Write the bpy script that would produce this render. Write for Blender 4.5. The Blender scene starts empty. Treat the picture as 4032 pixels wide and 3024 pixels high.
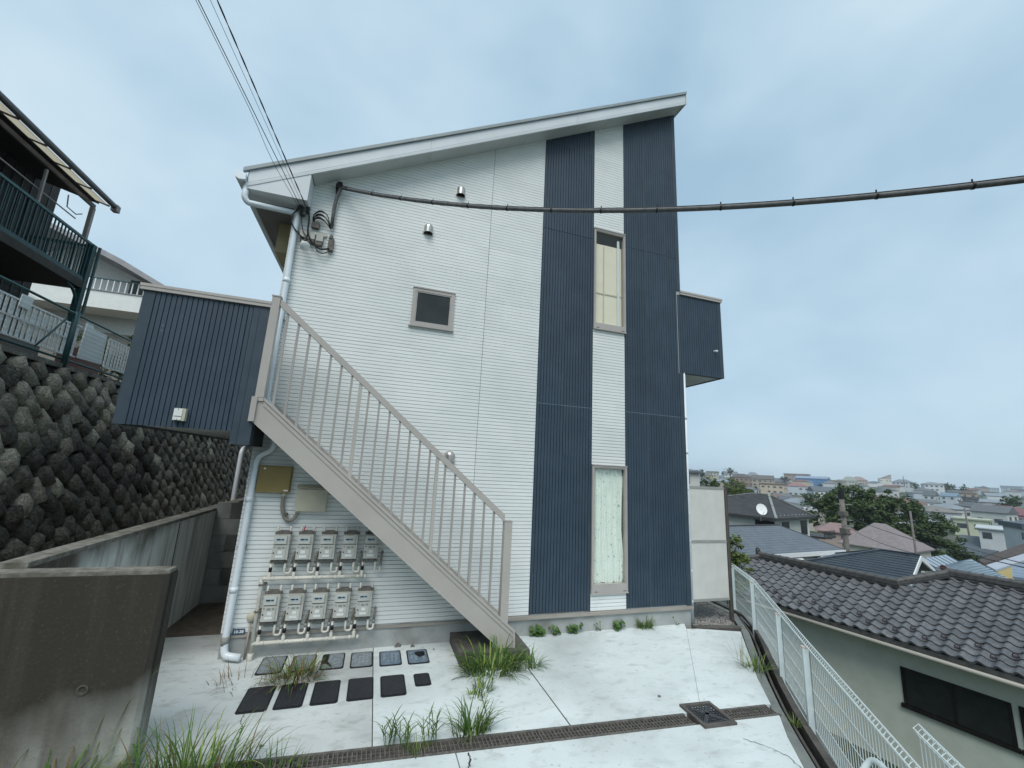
import bpy, bmesh, math, random
from mathutils import Vector, Matrix, noise as mnoise
R=math.radians
rng=random.Random(7)
scn=bpy.context.scene
col=scn.collection
# ------------------------------------------------------------------ camera
cam_d=bpy.data.cameras.new('camera'); cam=bpy.data.objects.new('camera',cam_d); col.objects.link(cam)
cam_d.sensor_fit='HORIZONTAL'; cam_d.sensor_width=36.0; cam_d.lens=14.4818
cam_d.clip_start=0.05; cam_d.clip_end=9000
def cam_basis(yaw,pitch,roll):
    cy,sy,cp,sp=math.cos(yaw),math.sin(yaw),math.cos(pitch),math.sin(pitch)
    f=Vector((sy*cp,cy*cp,sp)); r=Vector((cy,-sy,0)); u=r.cross(f)
    cr,sr=math.cos(roll),math.sin(roll)
    return r*cr+u*sr, -r*sr+u*cr, f
_r,_u,_f=cam_basis(R(17.5044),R(11.6241),R(2.8505))
cam.matrix_world=Matrix(((_r.x,_u.x,-_f.x,0),(_r.y,_u.y,-_f.y,-5.924),(_r.z,_u.z,-_f.z,2.27),(0,0,0,1)))
scn.camera=cam
# ------------------------------------------------------------------ exposure
scn.view_settings.view_transform='Standard'; scn.view_settings.look='None'
scn.view_settings.exposure=0.66; scn.view_settings.gamma=1.0
scn.view_settings.use_curve_mapping=False
# ------------------------------------------------------------------ overcast sky
SUN_EL,SUN_AZ=R(54),R(205)      # azimuth measured clockwise from +Y
w=bpy.data.worlds.new('World'); scn.world=w; w.use_nodes=True
nt=w.node_tree; nt.nodes.clear()
def N(t,**k):
    n=nt.nodes.new(t)
    for a,b in k.items(): setattr(n,a,b)
    return n
L=lambda a,b: nt.links.new(a,b)
out=N('ShaderNodeOutputWorld'); bg=N('ShaderNodeBackground'); bg.inputs['Strength'].default_value=0.1
sky=N('ShaderNodeTexSky',sky_type='NISHITA',sun_disc=False,sun_elevation=SUN_EL,sun_rotation=SUN_AZ,air_density=1.0,dust_density=2.0,ozone_density=1.5)
tc=N('ShaderNodeTexCoord'); mp=N('ShaderNodeMapping'); mp.inputs['Scale'].default_value=(1.0,1.0,1.35); mp.inputs['Location'].default_value=(.35,.2,.1)
n1=N('ShaderNodeTexNoise'); n1.inputs['Scale'].default_value=1.9; n1.inputs['Detail'].default_value=4; n1.inputs['Roughness'].default_value=0.5; n1.inputs['Distortion'].default_value=0.15
cr=N('ShaderNodeValToRGB')
E_=cr.color_ramp.elements
E_[0].position=0.30; E_[0].color=(2.45,3.65,4.65,1)
E_[1].position=0.68; E_[1].color=(4.35,5.35,5.95,1)
m_=cr.color_ramp.elements.new(0.5); m_.color=(3.4,4.55,5.4,1)
mx=N('ShaderNodeMix',data_type='RGBA'); mx.inputs[0].default_value=0.92
L(tc.outputs['Generated'],mp.inputs['Vector']); L(mp.outputs[0],n1.inputs['Vector']); L(n1.outputs['Fac'],cr.inputs[0])
L(sky.outputs[0],mx.inputs[6]); L(cr.outputs[0],mx.inputs[7]); L(mx.outputs[2],bg.inputs['Color']); L(bg.outputs[0],out.inputs[0])
# ------------------------------------------------------------------ soft overcast sun
sd=bpy.data.lights.new('sun','SUN'); sd.energy=1.5; sd.angle=R(38); sd.color=(1.0,0.965,0.92)
sun=bpy.data.objects.new('sun',sd); col.objects.link(sun)
sdir=Vector((math.sin(SUN_AZ)*math.cos(SUN_EL),math.cos(SUN_AZ)*math.cos(SUN_EL),math.sin(SUN_EL)))
sun.rotation_euler=sdir.to_track_quat('Z','Y').to_euler(); sun.location=(0,-20,40)
# ================================================================== helpers
ORG={}
class MB:
    def __init__(s): s.v=[];s.f=[];s.m=[]
    def add(s,vs,fs,mi=0):
        b=len(s.v); s.v+= [Vector(p) for p in vs]; s.f+=[[b+i for i in f] for f in fs]; s.m+=[mi]*len(fs); return s
    def box(s,x0,x1,y0,y1,z0,z1,mi=0):
        return s.add([(x0,y0,z0),(x1,y0,z0),(x1,y1,z0),(x0,y1,z0),(x0,y0,z1),(x1,y0,z1),(x1,y1,z1),(x0,y1,z1)],
            [(0,3,2,1),(4,5,6,7),(0,1,5,4),(1,2,6,5),(2,3,7,6),(3,0,4,7)],mi)
    def bar(s,a,b,wd,ht,up=(0,0,1),mi=0):
        a,b=Vector(a),Vector(b); d=(b-a).normalized(); upv=Vector(up)
        if abs(d.dot(upv))>.98: upv=Vector((0,1,0))
        sx=d.cross(upv).normalized()*wd/2; sz=sx.cross(d).normalized()*ht/2
        vs=[a-sx-sz,a+sx-sz,a+sx+sz,a-sx+sz,b-sx-sz,b+sx-sz,b+sx+sz,b-sx+sz]
        return s.add(vs,[(0,1,2,3),(7,6,5,4),(0,4,5,1),(1,5,6,2),(2,6,7,3),(3,7,4,0)],mi)
    def prism(s,poly,ext,mi=0):
        e=Vector(ext); n=len(poly); p=[Vector(q) for q in poly]
        nr=Vector((0,0,0))
        for i in range(n): nr+=p[i].cross(p[(i+1)%n])
        if nr.dot(e)>0: p=p[::-1]
        vs=p+[q+e for q in p]
        return s.add(vs,[list(range(n)),list(range(2*n-1,n-1,-1))]+[(i,i+n,(i+1)%n+n,(i+1)%n) for i in range(n)],mi)
    def tube(s,path,r,n=8,cap=True,mi=0):
        P=[Vector(p) for p in path]; k=len(P); rr=r if isinstance(r,(list,tuple)) else [r]*k
        b=len(s.v); prev=None
        for i in range(k):
            t=(P[min(i+1,k-1)]-P[max(i-1,0)]).normalized()
            if prev is None:
                a=Vector((0,0,1)) if abs(t.z)<.9 else Vector((1,0,0)); u=t.cross(a).normalized()
            else:
                u=(prev-t*prev.dot(t)).normalized()
            prev=u; wv=t.cross(u)
            for j in range(n):
                an=2*math.pi*j/n; s.v.append(P[i]+(u*math.cos(an)+wv*math.sin(an))*rr[i])
        for i in range(k-1):
            for j in range(n):
                a0=b+i*n+j; a1=b+i*n+(j+1)%n; s.f.append([a0,a1,a1+n,a0+n]); s.m.append(mi)
        if cap:
            s.f.append([b+j for j in range(n)][::-1]); s.m.append(mi)
            s.f.append([b+(k-1)*n+j for j in range(n)]); s.m.append(mi)
        return s
    def lathe(s,c,prof,n=16,axis='z',mi=0):
        b=len(s.v);c=Vector(c)
        for (r,h) in prof:
            for j in range(n):
                a=2*math.pi*j/n; x,y=r*math.cos(a),r*math.sin(a)
                s.v.append(c+(Vector((x,y,h)) if axis=='z' else Vector((x,h,y)) if axis=='y' else Vector((h,x,y))))
        for i in range(len(prof)-1):
            for j in range(n):
                a0=b+i*n+j;a1=b+i*n+(j+1)%n; s.f.append([a0,a1,a1+n,a0+n]); s.m.append(mi)
        return s
    def mesh(s,name,mats,smooth=False,off=Vector((0,0,0))):
        me=bpy.data.meshes.new(name); me.from_pydata([tuple(p-off) for p in s.v],[],s.f)
        for m in (mats if isinstance(mats,(list,tuple)) else [mats]): me.materials.append(m)
        me.polygons.foreach_set('material_index',s.m)
        if smooth: me.polygons.foreach_set('use_smooth',[True]*len(me.polygons))
        me.update(); return me
    def build(s,name,mats,parent=None,smooth=False,local=False,fixn=False):
        """world-space vertices -> one object; a part is stored relative to its parent's base"""
        if parent is None and not local:
            xs=[p.x for p in s.v];ys=[p.y for p in s.v]; off=Vector(((min(xs)+max(xs))/2,(min(ys)+max(ys))/2,min(p.z for p in s.v)))
        else: off=Vector((0,0,0)) if local else ORG[parent.name]
        me=s.mesh(name,mats,smooth,off)
        if fixn:
            bm=bmesh.new(); bm.from_mesh(me); bmesh.ops.recalc_face_normals(bm,faces=bm.faces); bm.to_mesh(me); bm.free()
        o=bpy.data.objects.new(name,me); col.objects.link(o)
        if parent is not None: o.parent=parent; ORG[o.name]=off
        else: o.location=off; ORG[o.name]=off
        return o
def tag(o,label=None,cat=None,group=None,kind=None):
    if label: o['label']=label
    if cat: o['category']=cat
    if group: o['group']=group
    if kind: o['kind']=kind
    return o
def thing(name,label,cat,loc,group=None,rotz=0):
    o=bpy.data.objects.new(name,None); col.objects.link(o); o.location=loc; o.rotation_euler=(0,0,rotz); o.empty_display_size=.2
    ORG[o.name]=Vector(loc); return tag(o,label,cat,group)
def copy_tree(o,parent=None):
    c=o.copy(); col.objects.link(c); c.parent=parent
    for ch in list(o.children): copy_tree(ch,c)
    return c
def inst(name,me,parent,loc,rot=(0,0,0),sc=(1,1,1)):
    o=bpy.data.objects.new(name,me); col.objects.link(o); o.parent=parent; o.location=loc; o.rotation_euler=rot; o.scale=sc; return o
def arc(c,r,a0,a1,n,ax,ay):
    c,ax,ay=Vector(c),Vector(ax),Vector(ay)
    return [c+ax*(r*math.cos(a0+(a1-a0)*i/n))+ay*(r*math.sin(a0+(a1-a0)*i/n)) for i in range(n+1)]
# ------------------------------------------------------------------ materials
def rgb(h): # sRGB hex -> linear
    c=[int(h[i:i+2],16)/255 for i in (0,2,4)]
    return tuple((x/12.92 if x<=.04045 else ((x+.055)/1.055)**2.4) for x in c)
def mat(name,c1,c2=None,rough=.7,scale=5,detail=6,lo=.38,hi=.62,bump=0,bscale=60,bdist=.004,metal=0,spec=.35,rnd=0,stretch=None,c3=None,scale3=1.2,lo3=.5,hi3=.7,emit=None):
    m=bpy.data.materials.new(name); m.use_nodes=True; t=m.node_tree; t.nodes.clear()
    def n(ty,**k):
        q=t.nodes.new(ty)
        for a,b in k.items(): setattr(q,a,b)
        return q
    o=n('ShaderNodeOutputMaterial'); p=n('ShaderNodeBsdfPrincipled'); t.links.new(p.outputs[0],o.inputs[0])
    p.inputs['Roughness'].default_value=rough; p.inputs['Metallic'].default_value=metal; p.inputs['Specular IOR Level'].default_value=spec
    tc=n('ShaderNodeTexCoord'); vec=tc.outputs['Object']
    if rnd:
        oi=n('ShaderNodeObjectInfo'); ad=n('ShaderNodeVectorMath',operation='ADD'); t.links.new(vec,ad.inputs[0])
        ms=n('ShaderNodeVectorMath',operation='SCALE'); ms.inputs[0].default_value=(13.1,7.7,5.3); t.links.new(oi.outputs['Random'],ms.inputs[3]); t.links.new(ms.outputs[0],ad.inputs[1]); vec=ad.outputs[0]
    if stretch:
        mpn=n('ShaderNodeMapping'); mpn.inputs['Scale'].default_value=stretch; t.links.new(vec,mpn.inputs[0]); svec=mpn.outputs[0]
    else: svec=vec
    cur=None
    if c2 is not None:
        nz=n('ShaderNodeTexNoise'); nz.inputs['Scale'].default_value=scale; nz.inputs['Detail'].default_value=detail; nz.inputs['Roughness'].default_value=.6
        t.links.new(svec,nz.inputs['Vector']); mr=n('ShaderNodeMapRange'); mr.inputs[1].default_value=lo; mr.inputs[2].default_value=hi; t.links.new(nz.outputs['Fac'],mr.inputs[0])
        mx=n('ShaderNodeMix',data_type='RGBA'); mx.inputs[6].default_value=(*c1,1); mx.inputs[7].default_value=(*c2,1); t.links.new(mr.outputs[0],mx.inputs[0]); cur=mx.outputs[2]
        if c3 is not None:
            nz3=n('ShaderNodeTexNoise'); nz3.inputs['Scale'].default_value=scale3; nz3.inputs['Detail'].default_value=7; t.links.new(vec,nz3.inputs['Vector'])
            mr3=n('ShaderNodeMapRange'); mr3.inputs[1].default_value=lo3; mr3.inputs[2].default_value=hi3; t.links.new(nz3.outputs['Fac'],mr3.inputs[0])
            mx3=n('ShaderNodeMix',data_type='RGBA'); t.links.new(cur,mx3.inputs[6]); mx3.inputs[7].default_value=(*c3,1); t.links.new(mr3.outputs[0],mx3.inputs[0]); cur=mx3.outputs[2]
    if rnd:
        hs=n('ShaderNodeHueSaturation'); 
        if cur is None: hs.inputs['Color'].default_value=(*c1,1)
        else: t.links.new(cur,hs.inputs['Color'])
        mr2=n('ShaderNodeMapRange'); mr2.inputs[3].default_value=1-rnd; mr2.inputs[4].default_value=1+rnd; t.links.new(oi.outputs['Random'],mr2.inputs[0]); t.links.new(mr2.outputs[0],hs.inputs['Value']); cur=hs.outputs[0]
    if cur is None: p.inputs['Base Color'].default_value=(*c1,1)
    else: t.links.new(cur,p.inputs['Base Color'])
    if bump:
        nb=n('ShaderNodeTexNoise'); nb.inputs['Scale'].default_value=bscale; nb.inputs['Detail'].default_value=5; t.links.new(svec,nb.inputs['Vector'])
        bp=n('ShaderNodeBump'); bp.inputs['Strength'].default_value=bump; bp.inputs['Distance'].default_value=bdist; t.links.new(nb.outputs['Fac'],bp.inputs['Height']); t.links.new(bp.outputs[0],p.inputs['Normal'])
    if emit: p.inputs['Emission Color'].default_value=(*emit,1); p.inputs['Emission Strength'].default_value=1
    return m
def glassmat(name,tint=(.98,.98,.96),gl=.03,rough=.02):
    m=bpy.data.materials.new(name); m.use_nodes=True; t=m.node_tree; t.nodes.clear()
    o=t.nodes.new('ShaderNodeOutputMaterial'); a=t.nodes.new('ShaderNodeBsdfTransparent'); a.inputs[0].default_value=(*tint,1)
    g=t.nodes.new('ShaderNodeBsdfGlossy'); g.inputs['Roughness'].default_value=rough
    lw=t.nodes.new('ShaderNodeLayerWeight'); lw.inputs[0].default_value=.35
    pw=t.nodes.new('ShaderNodeMath'); pw.operation='POWER'; pw.inputs[1].default_value=3.0; t.links.new(lw.outputs['Facing'],pw.inputs[0])
    ad=t.nodes.new('ShaderNodeMath'); ad.operation='MULTIPLY_ADD'; ad.inputs[1].default_value=.5; ad.inputs[2].default_value=gl; t.links.new(pw.outputs[0],ad.inputs[0])
    mx=t.nodes.new('ShaderNodeMixShader'); t.links.new(ad.outputs[0],mx.inputs[0]); t.links.new(a.outputs[0],mx.inputs[1]); t.links.new(g.outputs[0],mx.inputs[2]); t.links.new(mx.outputs[0],o.inputs[0])
    return m
M={}
M['white_siding']=mat('white siding',(.755,.78,.765),(.69,.72,.705),rough=.55,scale=1.3,bump=.15,bscale=90,rnd=.02,c3=(.645,.675,.65),scale3=.9,lo3=.55,hi3=.8)
M['dark_siding']=mat('navy siding',(.029,.050,.073),(.038,.062,.088),rough=.5,scale=2.5,bump=.15,bscale=120,rnd=.06,c3=(.16,.20,.23),scale3=11,lo3=.735,hi3=.80,spec=.4)
M['dark_trim']=mat('navy trim',(.034,.053,.072),(.046,.067,.086),rough=.5,scale=3,bump=.05)
M['tan_metal']=mat('taupe metal',(.385,.36,.33),(.425,.40,.365),rough=.42,scale=1.5,bump=.05,bscale=30,spec=.4)
M['tan_dark']=mat('taupe metal baluster',(.31,.29,.27),(.35,.33,.305),rough=.45,scale=2)
M['fascia']=mat('fascia board',(.64,.68,.70),(.59,.63,.65),rough=.5,scale=2,bump=.05,bscale=60)
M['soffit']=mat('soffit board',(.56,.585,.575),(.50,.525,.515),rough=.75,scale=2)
M['roof_edge']=mat('roof edge metal',(.30,.345,.35),(.26,.30,.305),rough=.45,scale=2)
M['pvc']=mat('white pvc',(.74,.80,.84),(.66,.72,.755),rough=.35,scale=2,spec=.5)
M['pvc_old']=mat('ivory pipe',(.66,.65,.58),(.55,.54,.48),rough=.5,scale=8)
M['foundation']=mat('foundation mortar',(.40,.42,.41),(.33,.345,.335),rough=.9,scale=3,bump=.3,bscale=50,c3=(.22,.215,.195),scale3=2.2,lo3=.52,hi3=.75)
M['flash']=mat('base flashing',(.30,.275,.24),(.34,.315,.28),rough=.5,scale=3)
M['black']=mat('black rubber',(.012,.012,.013),rough=.5)
M['cable']=mat('cable sheath',(.085,.087,.088),(.13,.132,.132),rough=.55,scale=20)
M['wire']=mat('overhead wire',(.02,.021,.026),rough=.5)
M['wire_thin']=mat('thin overhead wire',(.06,.09,.12),rough=.5)
M['steel']=mat('stainless hood',(.56,.54,.50),(.42,.40,.37),rough=.32,scale=9,metal=.85)
M['hole']=mat('dark opening',(.01,.01,.01),rough=.9)
M['alu_frame']=mat('window frame',(.37,.345,.32),(.41,.385,.355),rough=.38,scale=3,spec=.5)
M['glass']=glassmat('window glass')
M['glass_dark']=mat('dark frosted glass',(.016,.02,.02),(.024,.028,.028),rough=.22,scale=4,spec=.5)
M['curtain']=mat('lace curtain',(.82,.90,.87),(.74,.84,.81),rough=.95,scale=6,c3=(.33,.42,.44),scale3=22,lo3=.60,hi3=.70)
M['blind']=mat('roller blind',(.84,.80,.67),(.79,.75,.63),rough=.9,scale=3)
M['room']=mat('room interior',(.45,.46,.44),rough=.9)
M['meter']=mat('meter casing',(.50,.50,.45),(.42,.42,.375),rough=.5,scale=7,rnd=.08)
M['meter_lid']=mat('meter lid',(.55,.56,.52),(.47,.48,.44),rough=.45,scale=9,rnd=.08)
M['lcd']=mat('meter display',(.42,.50,.52),rough=.3)
M['lcd_dark']=mat('meter digits',(.02,.03,.045),rough=.3)
M['iron_old']=mat('weathered iron',(.10,.095,.085),(.16,.15,.13),rough=.75,scale=25,bump=.3)
M['sticker']=mat('sticker',(.72,.74,.72),rough=.6)
M['grey_part']=mat('grey plastic',(.26,.27,.255),rough=.6)
M['red']=mat('red tag',(.45,.02,.03),rough=.5)
M['tanbox']=mat('tan box',(.215,.165,.055),(.25,.195,.075),rough=.5,scale=4)
M['creambox']=mat('cream box',(.50,.48,.37),(.44,.42,.33),rough=.55,scale=4)
M['conduit']=mat('grey flexible conduit',(.23,.215,.18),rough=.6)
M['plate']=mat('blue number plate',(.035,.08,.13),rough=.35)
M['plate_txt']=mat('plate lettering',(.75,.78,.78),rough=.5)
# ================================================================== apartment building
zr=lambda x: 6.106+.5437*(x+1.302)
xr=lambda z: -1.302+(z-6.106)/.5437
B=thing('apartment_building','two-storey apartment building with white and navy striped siding and a single-pitch roof','building',(1.8,0,0))
XL,XR,ZB=-1.465,5.07,.265
MB().box(XL+.01,XR-.005,.006,.2,-.15,ZB).build('foundation',M['foundation'],B)
MB().box(XL+.2,XR-.02,.2,14.0,-.15,5.9).build('rear_mass',M['white_siding'],B)  # unseen rear lengthened to deepen shade on the stone wall
MB().box(1.95,5.092,-.036,.004,.216,.258).build('base_flashing',M['flash'],B)
MB().box(XL,1.94,-.012,.004,.218,.25).build('base_flashing',M['flash'],B)
# backing wall (grooves show it), left open behind the two tall windows
bk=MB()
bk.prism([(XL+.006,.017,ZB),(3.25,.017,ZB),(3.25,.017,zr(3.25)+.1),(XL+.006,.017,zr(XL)+.1)],(0,.06,0))
bk.prism([(3.87,.011,ZB),(XR-.004,.011,ZB),(XR-.004,.011,zr(XR)+.1),(3.87,.011,zr(3.87)+.1)],(0,.06,0))
for za,zb in ((ZB,.51),(2.395,4.66),(6.54,9.0)): bk.box(3.25,3.87,.017,.071,za,zb)
M['groove_w']=mat('siding groove shade',(.44,.47,.465),rough=.8)  # darker than the siding: groove shade put into the backing colour
bk.build('backing_wall',M['groove_w'],B)
PITCH=.455/9
def white_panels(xa,xb,z_from,z_to,phase=ZB):
    rows=range(int((z_from-phase)/.455),int((z_to-phase)/.455)+1)
    for r in rows:
        mb=MB();n=0
        for j in range(9):
            z0=phase+r*.455+j*PITCH; z1=z0+PITCH
            if z0<z_from-.02 or z1>z_to+.06: continue
            x0=max(xa,xr(z0))
            if x0>xb-.02: continue
            g=.0029 if j else .0042
            mb.box(x0,xb,0,.0165,z0+g,z1-.0029); n+=1
        if n: mb.build('siding_panel',M['white_siding'],B)
white_panels(XL,1.366,ZB,7.55)
white_panels(1.374,2.279,ZB,8.1)
for za,zb in ((ZB,.51),(2.395,4.66),(6.535,8.9)): white_panels(3.253,3.868,za,zb)
MB().box(1.3665,1.3735,.004,.0105,ZB,zr(1.37)).build('joint_sealant',M['grey_part'],B)
M['groove_d']=mat('navy joint shade',(.012,.018,.026),rough=.8)
def dark_panels(xa,nr,tiers,parent,y0=0.0,top=None):
    xb=xa+nr*PITCH
    for (za,zb) in tiers:
        mb=MB(); mb.box(xa,xb,y0+.0112,y0+.016,za,min(zb,(zr(xa) if top is None else top))) ; mb.build('joint_backing',M['groove_d'],parent)
        for k0 in range(0,nr,9):
            mb=MB()
            for k in range(k0,min(k0+9,nr)):
                x0=xa+k*PITCH+(.0042 if k!=k0 else .006); x1=xa+(k+1)*PITCH-.0042
                zt=min(zb,(zr(x0)+.04) if top is None else top)
                zt2=min(zb,(zr(x1)+.04) if top is None else top)
                if zt<=za+.02: continue
                mb.prism([(x0,y0-.0015,za),(x1,y0-.0015,za),(x1,y0-.0015,zt2),(x0,y0-.0015,zt)],(0,.012,0))
            if mb.f: mb.build('siding_panel',M['dark_siding'],parent)
T3=((ZB+.012,3.292),(3.304,6.322),(6.330,9.9))
dark_panels(2.285,19,T3,B)
dark_panels(3.876,22,T3,B)
# pale sealant line between the first two tiers, dark one above
M['seal_pale']=mat('pale sealant',(.16,.23,.27),rough=.6)
MB().box(2.284,3.246,.002,.011,3.2935,3.3025).build('joint_sealant',M['seal_pale'],B)
MB().box(3.874,5.0,.002,.011,3.2935,3.3025).build('joint_sealant',M['seal_pale'],B)
# corner trims
ct=MB(); ct.box(4.9885,5.071,-.006,.012,ZB,4.09); ct.box(5.071,5.077,-.006,.25,ZB,4.09); ct.build('corner_trim',M['dark_trim'],B)
ct=MB(); ct.prism([(4.9885,-.006,5.68),(5.071,-.006,5.68),(5.071,-.006,zr(5.071)),(4.9885,-.006,zr(4.9885))],(0,.018,0)); ct.build('corner_trim',M['dark_trim'],B)
for xa,xb in ((2.2795,2.2845),(3.2465,3.2525),(3.8685,3.8755)):
    MB().prism([(xa,-.004,ZB),(xb,-.004,ZB),(xb,-.004,zr(xa)),(xa,-.004,zr(xa))],(0,.014,0)).build('edge_trim',M['dark_trim'],B)
# ---- roof
RX0,RX1,RY0,RY1=-2.05,5.145,-.285,14.3  # roof and eaves run on past the view to add shade on the stones
MB().prism([(RX0+.05,-.26,zr(RX0+.05)+.03),(RX1-.01,-.26,zr(RX1-.01)+.03),(RX1-.01,-.26,zr(RX1)+.26),(RX0+.05,-.26,zr(RX0+.05)+.26)],(0,14.5,0)).build('roof',M['roof_edge'],B)
# soffit boards with butt joints
xs=[-1.26,.305,1.86,3.42,5.075]
for a,b in zip(xs,xs[1:]):
    MB().prism([(a+.002,-.262,zr(a)),(b-.002,-.262,zr(b)),(b-.002,-.262,zr(b)+.02),(a+.002,-.262,zr(a)+.02)],(0,.262,0)).build('soffit_board',M['soffit'],B)
MB().prism([(5.0755,-.262,zr(5.0755)),(5.143,-.262,zr(5.143)),(5.143,-.262,zr(5.143)+.02),(5.0755,-.262,zr(5.0755)+.02)],(0,14.2,0)).build('soffit_board',M['soffit'],B)
xs=[-1.985,.29,2.75,5.13]
for a,b in zip(xs,xs[1:]):
    f=MB()
    f.prism([(a+.0015,-.282,zr(a)-.02),(b-.0015,-.282,zr(b)-.02),(b-.0015,-.282,zr(b)+.205),(a+.0015,-.282,zr(a)+.205)],(0,.02,0))
    for dz,h in ((-.02,.016),(.0,.026),(.031,.016)):
        f.prism([(a+.0015,-.286,zr(a)+dz),(b-.0015,-.286,zr(b)+dz),(b-.0015,-.286,zr(b)+dz+h),(a+.0015,-.286,zr(a)+dz+h)],(0,.0045,0))
    f.build('fascia_board',M['fascia'],B)
xs=[-2.05,-1.62,.05,1.7,3.36,4.72,5.15]
for a,b in zip(xs,xs[1:]):
    f=MB(); f.prism([(a,-.31,zr(a)+.208),(b-.004,-.31,zr(b)+.208),(b-.004,-.31,zr(b)+.262),(a,-.31,zr(a)+.262)],(0,.05,0)); f.build('verge_trim',M['roof_edge'],B)
MB().prism([(5.131,-.30,zr(5.13)-.02),(5.148,-.30,zr(5.148)-.02),(5.148,-.30,zr(5.148)+.206),(5.131,-.30,zr(5.13)+.206)],(0,14.4,0)).build('end_fascia',M['fascia'],B)
# boxed eave at the low corner
eb=MB(); eb.prism([(-1.985,-.278,5.69),(-1.262,-.278,5.70),(-1.262,-.278,zr(-1.262)-.02),(-1.985,-.278,zr(-1.985)-.02)],(0,.274,0)); eb.build('eave_box',M['fascia'],B)
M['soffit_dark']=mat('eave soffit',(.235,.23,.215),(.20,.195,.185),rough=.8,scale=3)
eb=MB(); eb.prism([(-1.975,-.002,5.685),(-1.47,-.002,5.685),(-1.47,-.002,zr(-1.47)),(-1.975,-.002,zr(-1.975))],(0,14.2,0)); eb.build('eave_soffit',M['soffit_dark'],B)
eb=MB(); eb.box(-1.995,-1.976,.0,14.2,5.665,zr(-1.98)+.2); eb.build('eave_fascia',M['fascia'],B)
# gutter
gp=[(-1.998,5.86),(-1.998,5.775),(-2.07,5.765),(-2.115,5.79),(-2.125,5.885),(-2.119,5.885),(-2.109,5.796),(-2.068,5.772),(-2.005,5.782),(-2.005,5.86)]
MB().prism([(x,-.33,z) for x,z in gp],(0,14.4,0)).build('gutter',M['pvc'],B)
MB().prism([(x,-.334,z) for x,z in [(-1.998,5.86),(-1.998,5.775),(-2.07,5.765),(-2.115,5.79),(-2.125,5.885)]],(0,.004,0)).build('gutter_end',M['pvc'],B)
# ---- windows
def pane_win(x0,x1,z0,z1,fw,sill,ft,deep=.05):
    f=MB(); y0=-.03
    f.box(x0,x0+fw,y0,deep,z0,z1); f.box(x1-fw,x1,y0,deep,z0,z1); f.box(x0+fw,x1-fw,y0,deep,z1-ft,z1); f.box(x0+fw,x1-fw,y0-.004,deep,z0,z0+sill)
    f.box(x0-.006,x1+.006,y0-.012,y0+.01,z0-.008,z0+.006); f.box(x0-.006,x1+.006,y0-.01,.0,z1-.002,z1+.012)
    w=f.build('window',M['alu_frame'],B)
    g=MB(); g.box(x0+fw,x0+fw+.016,y0+.006,deep-.01,z0+sill,z1-ft); g.box(x1-fw-.016,x1-fw,y0+.006,deep-.01,z0+sill,z1-ft); g.box(x0+fw+.016,x1-fw-.016,y0+.006,deep-.01,z1-ft-.016,z1-ft); g.box(x0+fw+.016,x1-fw-.016,y0+.006,deep-.01,z0+sill,z0+sill+.012)
    g.build('sash',M['alu_frame'],w)
    return w
for (z0,z1,sl) in ((.51,2.392,.115),(4.66,6.535,.10)):
    w=pane_win(3.256,3.882,z0,z1,.022,sl,.028)
    MB().box(3.294,3.844,.012,.018,z0+sl+.012,z1-.044).build('pane',M['glass'],w)
    k=MB(); 
    for dx in (.03,.52): k.box(3.256+dx+.02,3.256+dx+.07,-.0365,-.034,z0+.022,z0+.03)
    k.build('drain_slot',M['black'],w)
    rm=MB(); a,b,c,d=3.2,3.95,z0-.05,z1+.05
    rm.add([(a,.075,c),(b,.075,c),(b,.075,d),(a,.075,d),(a,1.0,c),(b,1.0,c),(b,1.0,d),(a,1.0,d)],[(4,5,6,7),(0,1,5,4),(3,7,6,2),(0,4,7,3),(1,2,6,5)]); rm.build('room_recess',M['room'],w)
w=pane_win(.262,.882,4.25,4.835,.048,.05,.048,deep=.0)
f=MB(); a,b,c,d=.312,.832,4.30,4.788
f.box(a,a+.02,-.022,.002,c,d); f.box(b-.02,b,-.022,.002,c,d); f.box(a+.02,b-.02,-.022,.002,c,c+.02); f.box(a+.02,b-.02,-.022,.002,d-.02,d); f.build('inner_sash',M['tan_dark'],w)
MB().box(.332,.812,-.012,-.004,4.32,4.768).build('pane',M['glass_dark'],w)
k=MB(); k.box(.322,.33,-.027,-.022,4.60,4.69); k.box(.814,.822,-.027,-.022,4.56,4.65); k.build('hinge',M['grey_part'],w)
k=MB(); k.box(.24,.90,-.045,.0,4.236,4.252); k.build('window_sill',M['alu_frame'],w)
# upper window: roller blind with the shadow-side glazing bar in front of it
bl=MB(); bl.box(3.285,3.845,.052,.055,4.76,6.29); tag(bl.build('roller_blind',M['blind']),'cream roller blind drawn behind the tall upper window','blind')
bar=MB(); bar.box(3.472,3.492,.042,.050,4.76,6.26); bar.box(3.285,3.845,.0425,.0495,5.335,5.36); tag(bar.build('window_bars',mat('beige bars',(.55,.52,.42),rough=.7)),'thin crossed bars in front of the cream blind, upper window','bars')
tag(MB().box(3.745,3.79,.026,.040,4.78,6.42).build('white_post',M['pvc']),'pale upright strip inside the upper window beside the blind','post')
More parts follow.
